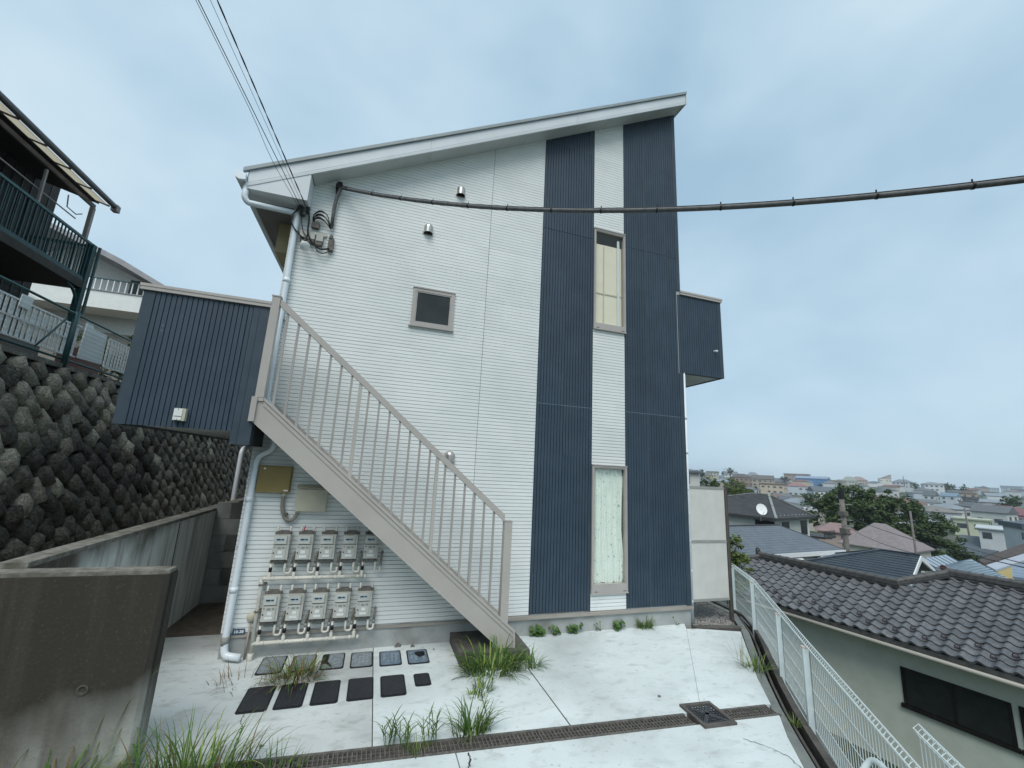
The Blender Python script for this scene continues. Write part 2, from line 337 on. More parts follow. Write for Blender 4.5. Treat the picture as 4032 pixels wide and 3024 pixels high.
# lower window: gathered lace curtain
cu=MB(); nx=70; rows=(2.34,2.2,1.8,1.4,1.0,.8,.63)
vs=[];fs=[]
for zi,z in enumerate(rows):
    for i in range(nx+1):
        u=i/nx; wdt=.53+.02*math.sin(zi*1.7)+(.02*(2.34-z)); x=3.288+u*wdt
        y=.055+.016*math.sin(u*36+.6*math.sin(z*3))*(.6+.4*math.sin(u*9+1))+.01*math.sin(u*71+z)
        vs.append((x,y,z+.012*math.sin(u*20)*(zi==len(rows)-1)))
for r in range(len(rows)-1):
    for i in range(nx):
        a=r*(nx+1)+i; fs.append((a,a+1,a+nx+2,a+nx+1))
cu.add(vs,fs); tag(cu.build('curtain',M['curtain'],smooth=True),'pale green patterned lace curtain behind the tall lower window','curtain')
# ---- landing on the left (second-floor walkway end)
LX0,LX1,LY,LZ0,LZ1=-2.625,-1.36,-.60,2.53,4.005
MB().box(LX0+.02,LX1-.01,LY+.0165,LY+.12,LZ0+.02,LZ1).build('landing_wall',M['dark_trim'],B)
MB().box(LX0+.02,-1.47,LY+.12,14.0,2.545,2.80).build('landing_slab',M['soffit'],B)  # walkway's unseen far length added for shade on the stone wall
dark_panels(-2.515,19,((LZ0,LZ1),),B,y0=LY,top=LZ1)
t=MB(); t.box(LX0,-2.517,LY-.006,LY+.0165,LZ0,LZ1); t.box(-2.519,-2.513,LY-.011,LY,LZ0,LZ1); t.build('corner_trim',M['dark_trim'],B)
t=MB(); t.box(-1.553,LX1,LY-.006,LY+.0165,2.385,LZ1); t.box(-1.492,-1.486,LY-.011,LY,2.385,LZ1); t.box(LX1-.012,LX1,LY+.0165,LY+.12,2.385,LZ1); t.build('corner_trim',M['dark_trim'],B)
MB().box(-1.55,LX1-.002,LY+.018,-.02,2.387,2.75).build('landing_beam',M['black'],B)
MB().box(LX0-.02,LX0+.10,LY+.121,14.0,LZ0,LZ1).build('walkway_parapet',M['dark_siding'],B)
c=MB(); c.box(LX0-.03,-1.375,LY-.03,LY+.14,4.007,4.045); c.box(LX0-.035,-1.375,LY-.036,LY+.145,4.046,4.078); c.build('coping',M['tan_metal'],B)
MB().box(LX0-.035,LX0+.13,LY+.146,14.0,4.007,4.078).build('coping',M['tan_metal'],B)
# ---- balcony on the right
MB().box(5.08,5.985,.0165,.12,4.12,5.60).build('balcony_wall',M['dark_trim'],B)
dark_panels(5.0,18,((4.105,5.598),),B,top=5.598)
t=MB(); t.box(5.911,6.0,-.006,.0165,4.105,5.60); t.box(5.99,6.0,.0165,4.0,4.105,5.60); t.build('corner_trim',M['dark_trim'],B)
MB().box(5.08,5.99,.121,3.9,4.125,4.3).build('balcony_floor',M['soffit'],B)
MB().box(5.08,5.985,1.3,1.5,4.06,4.124).build('balcony_beam',M['soffit'],B)
c=MB(); c.box(5.055,6.02,-.03,.15,5.602,5.64); c.box(5.055,6.027,-.037,.156,5.641,5.676); c.build('coping',M['tan_metal'],B)
MB().tube([(5.80,.02,4.605),(5.80,-.05,4.60),(5.815,-.075,4.592)],.018,10).build('overflow_nozzle',M['pvc'],B)
MB().box(-1.735,-1.472,.45,.95,5.22,5.683).build('side_box',mat('tan duct cover',(.42,.345,.20),(.38,.31,.18),rough=.6),B)

# ================================================================== exterior staircase
SY=-.62
S=thing('exterior_staircase','taupe metal staircase rising along the facade to the walkway','staircase',(0.25,-.4,0))
sp=[(-1.395,2.925),(-1.28,2.928),(1.868,.312),(1.878,.118),(1.604,.126),(1.597,.19),(-1.365,2.648)]
for y0 in (SY,-.05):
    mb=MB(); mb.prism([(x,y0,z) for x,z in sp],(0,.022,0)); st=mb.build('stringer',M['tan_metal'],S)
    if y0==SY:
        def band(a,b,h,pr):   # raised band following an edge, h measured straight down
            m_=MB(); m_.prism([(a[0],SY-pr,a[1]),(b[0],SY-pr,b[1]),(b[0],SY-pr,b[1]-h),(a[0],SY-pr,a[1]-h)],(0,pr-.001,0)); m_.build('raised_band',M['tan_metal'],st)
        band((-1.28,2.928),(1.868,.312),.036,.018); band((-1.28,2.885),(1.845,.288),.05,.009); band((-1.365,2.70),(1.597,.238),.052,.006)
        m_=MB(); m_.prism([(1.842,SY-.014,.30),(1.868,SY-.014,.30),(1.878,SY-.014,.118),(1.846,SY-.014,.118)],(0,.0135,0)); m_.build('raised_band',M['tan_metal'],st)
        m_=MB(); m_.box(-1.345,-1.285,SY-.017,SY-.001,2.885,2.925); m_.build('raised_band',M['tan_metal'],st)
        m_=MB(); m_.box(-1.402,-1.345,SY-.03,SY+.05,2.65,2.93); m_.build('end_cap',M['tan_metal'],st)
sl_=lambda x: 2.928-.831*(x+1.28)            # top of stringer
for k in range(14):
    x1=1.80-.2245*k; zt=sl_(x1)-.035; tr=MB()
    tr.box(x1-.25,x1,SY+.024,-.052,zt-.012,zt+.012); tr.box(x1-.012,x1,SY+.024,-.052,zt-.05,zt-.0125); tr.build('tread',M['tan_metal'],S)
    if k<13: MB().box(x1-.236,x1-.229,SY+.024,-.052,zt+.0125,zt+.165).build('riser',M['tan_dark'],S)
rl=lambda x: 4.135-.8293*(x+1.285)           # top of handrail
sl_=lambda x: 2.928-.831*(x+1.28)            # top of stringer
MB().box(-1.378,-1.29,SY-.012,SY+.075,2.93,4.15).build('newel_post',M['tan_metal'],S)
MB().box(-1.384,-1.284,SY-.018,SY+.081,4.151,4.165).build('post_cap',M['tan_dark'],S)
MB().box(1.668,1.768,SY-.0115,SY+.085,.40,1.60).build('newel_post',M['tan_metal'],S)
MB().box(1.664,1.772,SY-.0155,SY+.089,1.601,1.61).build('post_cap',M['tan_dark'],S)
mb=MB(); mb.prism([(-1.289,SY,rl(-1.289)),(1.667,SY,rl(1.667)),(1.667,SY,rl(1.667)-.088),(-1.289,SY,rl(-1.289)-.088)],(0,.06,0)); mb.build('handrail',M['tan_metal'],S)
for x0,n in ((-1.19,7),(-.163,7),(.852,6)):
    for k in range(n):
        x=x0+.1347*k
        MB().box(x-.0125,x+.0125,SY+.018,SY+.040,sl_(x)-.02,rl(x)-.085).build('baluster',M['tan_dark'],S)
for b in (-.272,.746): MB().box(b-.021,b+.021,SY+.012,SY+.05,sl_(b)-.03,rl(b)-.083).build('baluster_post',M['tan_metal'],S)
fl=MB(); fl.prism([(-1.36,SY+.03,2.70),(1.58,SY+.03,.255),(1.58,SY+.03,.225),(-1.36,SY+.03,2.67)],(0,.56,0)); fl.build('stair_soffit',M['tan_dark'],S)
M['plinth']=mat('wet concrete plinth',(.115,.11,.10),(.07,.068,.06),rough=.9,scale=7,bump=.4,bscale=40)
pl=MB(); pl.box(1.18,2.045,-.71,-.004,-.05,.116); tag(pl.build('stair_plinth',M['plinth']),'dark damp concrete plinth under the foot of the staircase','plinth')
# ================================================================== yard
def concrete(name,base,dk,dirt,amt=.62):
    m=bpy.data.materials.new(name); m.use_nodes=True; t=m.node_tree; p=t.nodes['Principled BSDF']; p.inputs['Roughness'].default_value=.8; p.inputs['Specular IOR Level'].default_value=.3
    n=lambda ty,**k:[(lambda q:[setattr(q,a,b) for a,b in k.items()] and q or q)(t.nodes.new(ty))][0]
    l=t.links.new
    tc=n('ShaderNodeTexCoord'); geo=n('ShaderNodeNewGeometry'); vec=geo.outputs['Position']
    def noise(sc,det,dist=0,rot=None,stretch=None):
        q=n('ShaderNodeTexNoise'); q.inputs['Scale'].default_value=sc; q.inputs['Detail'].default_value=det; q.inputs['Distortion'].default_value=dist
        if stretch:
            mp=n('ShaderNodeMapping'); mp.inputs['Scale'].default_value=stretch; mp.inputs['Rotation'].default_value=rot or (0,0,0); l(vec,mp.inputs[0]); l(mp.outputs[0],q.inputs['Vector'])
        else: l(vec,q.inputs['Vector'])
        return q.outputs['Fac']
    def rmp(s,lo,hi,a=0,b=1):
        q=n('ShaderNodeMapRange'); q.inputs[1].default_value=lo;q.inputs[2].default_value=hi;q.inputs[3].default_value=a;q.inputs[4].default_value=b; l(s,q.inputs[0]); return q.outputs[0]
    def mix(f,a,b):
        q=n('ShaderNodeMix',data_type='RGBA'); l(f,q.inputs[0])
        for i,c in ((6,a),(7,b)):
            if isinstance(c,tuple): q.inputs[i].default_value=(*c,1)
            else: l(c,q.inputs[i])
        return q.outputs[2]
    c=mix(rmp(noise(1.0,6,.5,(0,0,.6),(1,1.6,1)),.34,.68),base,dk)
    c=mix(rmp(noise(4.5,7,.5,(0,0,.95),(1,2.0,1)),.52,.78,0,.7),c,dirt)
    c=mix(rmp(noise(.55,6),.50,.74,0,amt),c,tuple(x*.75 for x in dirt))
    c=mix(rmp(noise(16,5,.4,(0,0,.7),(1,1.6,1)),.60,.76,0,.55),c,tuple(x*.6 for x in dirt))
    l(c,p.inputs['Base Color'])
    b=n('ShaderNodeBump'); b.inputs['Strength'].default_value=.35; b.inputs['Distance'].default_value=.006; l(noise(14,7,1.5,(0,0,.9),(1,2.5,1)),b.inputs['Height']); l(b.outputs[0],p.inputs['Normal'])
    return m
M['yard']=concrete('yard concrete',(.68,.735,.73),(.585,.64,.635),(.42,.45,.44))
M['yard2']=concrete('weathered yard concrete',(.60,.64,.63),(.50,.53,.52),(.31,.315,.295),.8)
M['kerb']=mat('dark damp kerb concrete',(.075,.068,.058),(.125,.115,.10),rough=.85,scale=5,bump=.5,bscale=45,c3=(.04,.037,.032),scale3=2.5,lo3=.5,hi3=.7)
M['kerb_grey']=mat('grey ledge concrete',(.20,.215,.20),(.15,.16,.15),rough=.9,scale=6,bump=.4,bscale=40)
M['soil']=mat('brown soil',(.105,.088,.068),(.15,.125,.10),rough=.95,scale=8,bump=.6,bscale=30,bdist=.02)
M['trough']=mat('drain channel bottom',(.02,.019,.017),rough=.95)
yb=lambda x:-1.905-.0592*x
yf=lambda x: yb(x)-.188
def sheet(name,pts,m,z=0,th=.12,kind='structure',parent=None):
    mb=MB(); mb.prism([(x,y,z) for x,y in pts],(0,0,-th)); o=mb.build(name,m,parent)
    if kind and parent is None: o['kind']=kind
    return o
Yd=sheet('yard_base',[(-2.4,-3.6),(3.2,-3.6),(3.85,-2.62),(4.2,-2.15),(5.6,-.45),(5.08,-.1),(5.08,.8),(-2.4,.8)],M['trough'],z=-.10,th=.3)
def slab(pts,m='yard'): 
    mb=MB(); mb.prism([(x,y,0) for x,y in pts],(0,0,-.099)); return mb.build('concrete_slab',M[m],Yd)
slab([(-2.378,yb(-2.378)),(.221,yb(.221)),(.221,.004),(-1.456,.004),(-1.456,.77),(-2.378,.77)],'yard2')
slab([(.231,yb(.231)),(1.948,yb(1.948)),(1.948,.004),(.231,.004)])
slab([(1.962,yb(1.962)),(3.345,yb(3.345)),(4.803,-.187),(4.93,.004),(1.962,.004)])
slab([(3.349,yb(3.349)),(4.19,yb(4.19)),(4.548,-1.676),(5.60,-.44),(4.99,-.215),(4.807,-.187)])
slab([(-1.4,yf(-1.4)),(.866,yf(.866)),(.872,-3.5),(-1.4,-3.5)])
slab([(.876,yf(.876)),(4.09,yf(4.09)),(3.839,-2.623),(3.42,-3.2),(3.1,-3.5),(.882,-3.5)])
tag(sheet('side_passage',[(-2.38,.772),(-1.46,.772),(-1.46,9),(-2.38,9)],M['soil'],z=-.03,th=.1),kind='structure')
fil=MB(); fil.box(1.9485,1.9615,yb(1.955)+.01,.0,-.05,-.002); fil.build('joint_filler',M['kerb'],Yd)
fil=MB(); fil.box(.2215,.2305,-1.915,.0,-.05,-.003); fil.build('joint_filler',M['kerb'],Yd)
# hairline cracks: thin dark recesses laid over the slabs
M['crack']=mat('crack',(.05,.048,.043),rough=1)
def crack(pts,wd,label):
    mb=MB(); P=[]
    for i in range(len(pts)-1):
        a,b=Vector(pts[i]),Vector(pts[i+1])
        for k in range(6): P.append(a.lerp(b,k/6)+Vector((rng.uniform(-1,1),rng.uniform(-1,1)))*.008)
    P.append(Vector(pts[-1])); vs=[];fs=[]
    for i,p in enumerate(P):
        q=P[min(i+1,len(P)-1)]-P[max(i-1,0)]; nn=Vector((-q.y,q.x)).normalized()*wd*rng.uniform(.3,1)
        vs+=[(p.x+nn.x,p.y+nn.y,.004),(p.x-nn.x,p.y-nn.y,.004)]
    for i in range(len(P)-1): fs.append((2*i,2*i+1,2*i+3,2*i+2))
    mb.add(vs,fs); o=mb.build('concrete_crack',M['crack'],Yd)
crack([(-.874,-1.19),(-.861,-1.34),(-.828,-1.43),(-.823,-1.6),(-.808,-1.84)],.004,'')
crack([(1.29,-1.3),(1.264,-1.5),(1.244,-1.69),(1.22,-1.95)],.006,'')
crack([(.976,-2.16),(.971,-2.24),(.941,-2.33),(.95,-2.6)],.008,'')
crack([(3.40,-2.56),(3.464,-2.62),(3.533,-2.71),(3.589,-2.83),(3.561,-2.95),(3.5,-3.1)],.004,'')
# ---- drain with steel gratings
M['grate']=mat('rusty dark grating steel',(.085,.08,.072),(.15,.14,.125),rough=.7,scale=18,bump=.3)
M['grate_lt']=mat('galvanised grating',(.26,.275,.28),(.20,.21,.215),rough=.6,scale=14)
edges=[-1.35,-.36,.62,1.62,2.62,3.14]; 
for i,(a,b) in enumerate(list(zip(edges,edges[1:]))+[(3.56,4.12)]):
    lab=['drain grating at the grassy left end','drain grating in front of the black meter boxes','drain grating beside the three grass sprigs','drain grating beside the large grass tuft','drain grating ahead of the long slab joint','short drain grating just left of the square catch basin','pale galvanised drain grating right of the catch basin'][i]
    m=M['grate_lt'] if i==6 else M['grate']
    g=thing('drain_grating',lab,'drain grating',((a+b)/2,yb((a+b)/2)-.09,0),'steel gratings of the yard drain')
    for f0,f1,nm in ((.0,.026,'side_rail'),(.160,.186,'side_rail')):
        mb=MB(); mb.prism([(a+.002,yb(a)-f0,.004),(b-.002,yb(b)-f0,.004),(b-.002,yb(b)-f1,.004),(a+.002,yb(a)-f1,.004)],(0,0,-.06)); mb.build(nm,m,g)
    bars=MB(); n=int((b-a)/.034)
    for k in range(n):
        x=a+.012+(b-a-.024)*k/(n-1); bars.box(x-.005,x+.005,yb(x)-.16,yb(x)-.026,-.03,-.002)
    for f0 in (.07,.115): bars.prism([(a+.004,yb(a)-f0,-.004),(b-.004,yb(b)-f0,-.004),(b-.004,yb(b)-f0-.006,-.004),(a+.004,yb(a)-f0-.006,-.004)],(0,0,-.02))
    bars.build('bars',m,g)['kind']='stuff'
cb=thing('catch_basin','square rusty catch basin grate set across the drain','catch basin',(3.35,-2.17,0))
bx=[(3.19,-1.975),(3.545,-1.995),(3.525,-2.37),(3.165,-2.35)]
ctr=Vector((3.355,-2.172))
def shr(k): return [tuple(ctr+(Vector(q)-ctr)*k) for q in bx]
fr=MB(); o_,i_=shr(1.0),shr(.80)
for k in range(4):
    fr.prism([(*o_[k],.022),(*o_[(k+1)%4],.022),(*i_[(k+1)%4],.022),(*i_[k],.022)],(0,0,-.06))
fr.build('frame',mat('rusty frame',(.12,.11,.10),(.08,.075,.068),rough=.8,scale=14,bump=.4),cb)
gr=MB(); q=shr(.79); P=lambda u,v: (Vector(q[0])*(1-u)*(1-v)+Vector(q[1])*u*(1-v)+Vector(q[2])*u*v+Vector(q[3])*(1-u)*v)
for k in range(1,9):
    u=k/9
    a,b=P(u,0),P(u,1); gr.bar((a.x,a.y,.006),(b.x,b.y,.006),.008,.012)
    a,b=P(0,u),P(1,u); gr.bar((a.x,a.y,.003),(b.x,b.y,.003),.008,.012)
for a,b in ((P(0,0),P(1,1)),(P(1,0),P(0,1))): gr.bar((a.x,a.y,.010),(b.x,b.y,.010),.035,.012)
gr.build('grate',mat('black cast grate',(.035,.04,.048),(.06,.065,.07),rough=.55,scale=20),cb)
# ---- meter box lids
M['lid_grey']=mat('grey meter lid',(.22,.255,.275),(.16,.185,.20),rough=.6,scale=14,bump=.6,bscale=70,c3=(.30,.33,.35),scale3=9,lo3=.55,hi3=.7)
M['lid_blue']=mat('blue grey meter lid',(.16,.215,.27),(.11,.15,.19),rough=.6,scale=14,bump=.6,bscale=70)
M['lid_black']=mat('black meter lid',(.016,.019,.024),(.028,.03,.035),rough=.5,scale=30,bump=.5,bscale=120)
M['lid_rim']=mat('lid rim',(.014,.016,.018),rough=.7)
M['lid_text']=mat('cast lettering',(.27,.32,.36),rough=.6)
lids=[]
def lid(x0,x1,y0,y1,m,label,grp,txt=False,hole=None):
    t=thing('meter_box_lid',label,'meter lid',((x0+x1)/2,(y0+y1)/2,0),grp)
    r=MB(); c=.02; pts=[(x0+c,y0),(x1-c,y0),(x1,y0+c),(x1,y1-c),(x1-c,y1),(x0+c,y1),(x0,y1-c),(x0,y0+c)]
    r.prism([(x,y,.005) for x,y in pts],(0,0,-.04)); r.build('rim',M['lid_rim'],t)
    r=MB(); a=.014; x0+=a;x1-=a;y0+=a*1.6;y1-=a*1.6; pts=[(x0+c,y0),(x1-c,y0),(x1,y0+c),(x1,y1-c),(x1-c,y1),(x0+c,y1),(x0,y1-c),(x0,y0+c)]
    r.prism([(x,y,.010) for x,y in pts],(0,0,-.004)); r.build('cover',M[m],t)
    if txt:
        tx=MB()
        for i in range(5):
            for j in range(4):
                if rng.random()<.7:
                    X=x0+.03+(x1-x0-.06)*j/3.6; Y=y1-.06-(y1-y0-.14)*i/4.6
                    w_=rng.uniform(.015,.04); tx.box(X,X+w_,Y-.02,Y-.006,.0101,.0125); tx.box(X,X+w_*.4,Y-.034,Y-.024,.0101,.0125)
        tx.build('raised_marks',M['lid_text'],t)
    if hole:
        h=MB(); pts=[(x0+(x1-x0)*u,y0+(y1-y0)*v,.0125) for u,v in hole]; h.prism(pts,(0,0,-.002)); h.build('oil_stain',M['lid_rim'],t)
    return t
gx=[(-.975,-.722),(-.655,-.405),(-.34,-.092),(-.025,.222),(.295,.545),(.612,.862)]
gy=[(-.475,-.045),(-.48,-.07),(-.49,-.09),(-.51,-.11),(-.53,-.14),(-.545,-.165)]
nm=['grey meter box lid nearest the downpipe, behind the dry grass tussock','second grey meter box lid from the downpipe, half covered by dry grass','third grey meter box lid from the downpipe with a dark corner stain','fourth grey meter box lid from the downpipe, clean with cast marks','fifth grey meter box lid from the downpipe, clean with cast marks','grey meter box lid nearest the stair foot with a black blotch']
hl=[None,None,[(0,.3),(.25,.25),(.5,.0),(.45,.2),(.25,.45),(.28,1),(0,1)],None,None,[(.35,.62),(.6,.40),(.88,.52),(.9,.82),(.55,.86),(.38,.8)]]
for i in range(6): lid(*gx[i],*gy[i],'lid_blue' if i>=4 else 'lid_grey',nm[i],'grey meter lids along the wall',txt=i!=1,hole=hl[i])
bxs=[(-.955,-.70),(-.655,-.405),(-.345,-.095),(-.02,.232),(.30,.552)]
nm=['leftmost black meter box lid, crack running from its corner','black meter box lid under the overhanging dry grass','middle black meter box lid of the row of five','black meter box lid at the end of the straight slab joint','black meter box lid beside the small square cover']
for i in range(5): lid(*bxs[i],-1.20+.003*i,-.735-.006*i,'lid_black',nm[i],'black meter lids in the yard',hole=None)
lid(.648,.818,-1.05,-.78,'lid_black','small square black cover right of the black meter lids','black meter lids in the yard')
# ================================================================== pipes, meters and boxes on the facade
def pipe(name,path,r,m,label,cat,n=12,group=None,bands=()):
    t=thing(name,label,cat,(path[0][0],path[0][1],min(p[2] for p in path)),group)
    MB().tube(path,r,n).build('pipe',M[m],t,smooth=True)
    for p,d in bands:
        p,d=Vector(p),Vector(d).normalized()
        MB().tube([p-d*.03,p+d*.03],r*1.12,n).build('coupling',M[m],t,smooth=True)
    return t
def bend(pts,rad=.06,n=5):
    P=[Vector(p) for p in pts]; o=[P[0]]
    for i in range(1,len(P)-1):
        a=(P[i-1]-P[i]); b=(P[i+1]-P[i]); q=min(rad,a.length*.45,b.length*.45)
        s=P[i]+a.normalized()*q; e=P[i]+b.normalized()*q
        for k in range(n+1):
            u=k/n; o.append(s*(1-u)**2+P[i]*2*u*(1-u)+e*u*u)
    o.append(P[-1]); return o
dp=pipe('downpipe',bend([(-2.0,-.24,5.78),(-2.0,-.24,5.58),(-1.96,-.22,5.52),(-1.40,-.065,5.60),(-1.395,-.065,2.96),(-1.235,-.065,2.80),(-1.228,-.065,2.36),(-1.385,-.065,2.27),(-1.392,-.065,.17),(-1.37,-.08,.065),(-1.20,-.14,.055)],.07),.038,'pvc','white downpipe running down the left corner of the facade','downpipe',n=14,
  bands=[((-1.395,-.065,4.6),(0,0,1)),((-1.39,-.065,1.76),(0,0,1)),((-1.391,-.065,.75),(0,0,1))])
for z in (4.05,1.2): MB().box(-1.44,-1.345,-.07,.0,z,z+.02).build('bracket',M['grey_part'],dp)
MB().tube([(-1.392,-.065,.17),(-1.392,-.065,.26)],.0395,14).build('grey_sleeve',M['grey_part'],dp,smooth=True)
pipe('downpipe',bend([(-2.3,4.5,2.46),(-2.62,4.25,2.44),(-2.62,3.92,2.40),(-2.62,3.92,.05)],.14),.046,'pvc','white drain pipe standing below the walkway behind the long grey wall','downpipe')
pipe('downpipe',[(5.108,.03,-.01),(5.108,.03,4.12)],.03,'pvc','slim white downpipe at the right corner beside the beige screen','downpipe',bands=[((5.108,.03,2.7),(0,0,1)),((5.108,.03,3.3),(0,0,1))])
# ---- gas meters
def meter(x,z,lab,lead=False,shade=0):
    """x = left edge, z = top of casing"""
    t=thing('gas_meter',lab,'gas meter',(x+.085,-.03,z-.29),'gas meters in two rows under the stairs')
    W=.172
    b=MB(); b.box(x,x+W,-.125,-.03,z-.285,z-.118); b.box(x+.004,x+W-.004,-.118,-.032,z-.115,z); b.build('casing',M['meter'],t)
    f=MB(); f.box(x+.006,x+W-.032,-.138,-.1255,z-.104,z-.010); f.build('display_cover',M['meter_lid'],t)
    l=MB(); l.box(x+.024,x+W-.052,-.1395,-.1382,z-.075,z-.036); lc=l.build('display',M['lcd'],t)
    l=MB(); l.box(x+.034,x+.075,-.1404,-.1397,z-.064,z-.047); l.box(x+.078,x+.084,-.1404,-.1397,z-.06,z-.05); l.box(x+.087,x+.113,-.1404,-.1397,z-.063,z-.048); l.build('digits',M['lcd_dark'],t)
    p=MB(); p.box(x+.003,x+W-.028,-.134,-.1255,z-.282,z-.121); p.build('front_plate',M['meter_lid'],t)
    p=MB(); p.box(x+.052,x+.092,-.136,-.1345,z-.162,z-.138); p.box(x+.104,x+.132,-.136,-.1345,z-.160,z-.136); p.build('label_window',M['grey_part'],t)
    p=MB(); p.lathe((x+.022,-.1345,z-.142),[(.0,-.004),(.008,-.004),(.009,0)],10,'y'); p.build('test_screw',M['grey_part'],t)
    p=MB(); p.lathe((x+.018,-.1345,z-.205),[(.0,-.006),(.007,-.006),(.008,0)],10,'y'); p.build('reset_button',M['black'],t)
    s=MB()
    a=rng.uniform(0,.02); s.box(x+.05+a,x+.10+a*.5,-.1355,-.1345,z-.215,z-.18)
    s.box(x+.04,x+.118,-.1355,-.1345,z-.262+a*.3,z-.235+a*.2); s.build('sticker',M['sticker'],t)
    # carrying bar and union nuts on top
    k=MB(); k.box(x+.045,x+W-.018,-.10,-.04,z+.001,z+.042); k.build('top_bracket',M['iron_old'],t)
    for dx in (.022,W-.012):
        u=MB(); u.lathe((x+dx,-.075,z),[(.026,0),(.026,.02),(.017,.032),(.017,.036)],10); u.build('union_nut',M['iron_old'],t)
        c=MB(); c.lathe((x+dx,-.075,z+.034),[(.0145,0),(.0145,.045),(.008,.06),(0,.062)],10); c.build('pipe_cap',M['pvc_old'],t,smooth=True)
    if lead:
        MB().bar((x+.045,-.085,z+.02),(x+.06,-.09,z+.10),.012,.004).build('red_tag',M['red'],t)
    # outlet side: riser along the right edge
    r=MB(); r.tube([(x+W-.012,-.085,z+.0),(x+W-.012,-.085,z-.30)],.0135,8); r.build('side_pipe',M['pvc_old'],t,smooth=True)
    b=MB(); b.box(x+.012,x+W-.03,-.115,-.02,z-.312,z-.287); b.build('lower_bracket',M['iron_old'],t)
    b=MB(); b.box(x+.024,x+W-.036,-.06,-.006,z-.35,z-.313); b.build('wall_plate',M['grey_part'],t)
    for dx in (.005,W-.018):
        n_=MB(); n_.lathe((x+dx,-.085,z-.325),[(.020,0),(.020,.028)],8); n_.build('lower_nut',M['iron_old'],t)
    return t
mx=[-1.061,-.803,-.545,-.287,-.029]
upl=['upper row gas meter nearest the downpipe','upper row gas meter with a red tag on its pipe','upper row gas meter in the middle of its row','upper row gas meter fourth from the downpipe','upper row gas meter half hidden by the stair stringer']
lol=['lower row gas meter nearest the downpipe','lower row gas meter second from the downpipe','lower row gas meter in the middle of its row','lower row gas meter fourth from the downpipe','lower row gas meter farthest from the downpipe']
def gas_run(zt,xm0,labm,dxs,zman):
    """white supply pipe below one row, stubs with cocks up to each meter and U-bends to the wall"""
    t=thing('gas_supply_pipe',labm,'gas pipe',(-.55,-.085,zman))
    MB().tube(bend([(xm0,-.085,zman-.0),(mx[-1]+dxs+.012,-.085,zman)],.03),.021,10).build('supply_pipe',M['pvc_old'],t,smooth=True)
    for i,x in enumerate(mx):
        x+=dxs
        MB().tube([(x+.005,-.085,zman),(x+.005,-.085,zt-.325)],.0135,8).build('stub_pipe',M['pvc_old'],t,smooth=True)
        MB().lathe((x+.005,-.085,zman),[(.021,-.0),(.021,.06),(.0145,.072)],10).build('tee',M['pvc_old'],t,smooth=True)
        for d in (-.045,.045): MB().tube([(x+.005+d-.012,-.085,zman),(x+.005+d+.012,-.085,zman)],.0245,10).build('coupling',M['pvc_old'],t,smooth=True)
        c=MB(); c.lathe((x+.005,-.085,zt-.43),[(.0,.0),(.016,.004),(.02,.03),(.016,.056),(0,.06)],10); c.bar((x+.005,-.105,zt-.40),(x+.02,-.125,zt-.385),.014,.012); c.build('gas_cock',M['black'],t,smooth=True)
        X=x+.154
        MB().tube(bend([(X,-.085,zt-.325),(X,-.085,zt-.445),(X+.068,-.085,zt-.445),(X+.068,-.06,zt-.36)],.03),.013,8).build('u_bend',M['pvc_old'],t,smooth=True)
        MB().tube([(X+.068,-.065,zt-.385),(X+.068,-.06,zt-.345)],.018,8).build('grey_joint',M['grey_part'],t,smooth=True)
        MB().tube(bend([(X+.068,-.06,zt-.345),(X+.072,-.055,zt-.24),(X+.078,.0,zt-.225)],.02),.0125,8).build('wall_tail',M['conduit'],t,smooth=True)
    return t
for i,x in enumerate(mx): meter(x+.012,1.362,upl[i],lead=(i==1))
for i,x in enumerate(mx): meter(x,.692,lol[i])
gas_run(1.362,-1.14,'white gas pipe feeding the upper row of meters',.012,.862)
gl=gas_run(.692,-1.112,'white gas pipe feeding the lower row of meters, rising from the ground',0,.170)
MB().tube(bend([(-1.112,-.085,.03),(-1.112,-.085,.80),(-1.128,-.085,.862)],.05),.0215,10).build('riser',M['pvc_old'],gl,smooth=True)
for z in (.50,.79): MB().box(-1.14,-1.07,-.11,-.0,z,z+.018).build('clamp',M['iron_old'],gl)
MB().tube([(-1.112,-.085,-.02),(-1.112,-.085,.075)],.03,10).build('ground_sleeve',M['pvc_old'],gl,smooth=True)
pipe('grounding_conduit',[(-1.175,-.05,.0),(-1.172,-.04,.36)],.013,'flash','thin beige conduit rising beside the number plate','conduit',n=8)
c=MB(); c.lathe((-1.172,-.006,.43),[(.0,-.03),(.045,-.028),(.055,-.01),(.055,.0)],18,'y'); tag(c.build('round_cover',M['creambox'],smooth=True),'round cream cover on the siding above the number plate','cover')
# number plate
t=thing('number_plate','small blue plate reading 10-38 at the foot of the facade','number plate',(-1.28,-.02,.25))
MB().box(-1.345,-1.222,-.016,-.012,.25,.312).build('plate',M['plate'],t)
def text(s,x,y,z,h,parent,m):
    cu=bpy.data.curves.new('lettering','FONT'); cu.body=s; cu.size=h; cu.extrude=.0006; cu.align_x='CENTER'; cu.align_y='CENTER'; cu.materials.append(m); cu.resolution_u=2; cu.offset=.0012
    tmp=bpy.data.objects.new('tmp',cu); col.objects.link(tmp); dg=bpy.context.evaluated_depsgraph_get(); dg.update(); me=bpy.data.meshes.new_from_object(tmp.evaluated_get(dg)); bpy.data.objects.remove(tmp)
    me.name='lettering'; o=bpy.data.objects.new('lettering',me); col.objects.link(o); o.parent=parent; o.location=Vector((x,y,z))-ORG[parent.name]; o.rotation_euler=(R(90),0,0); return o
text('10-38',-1.283,-.0170,.281,.044,t,M['plate_txt'])
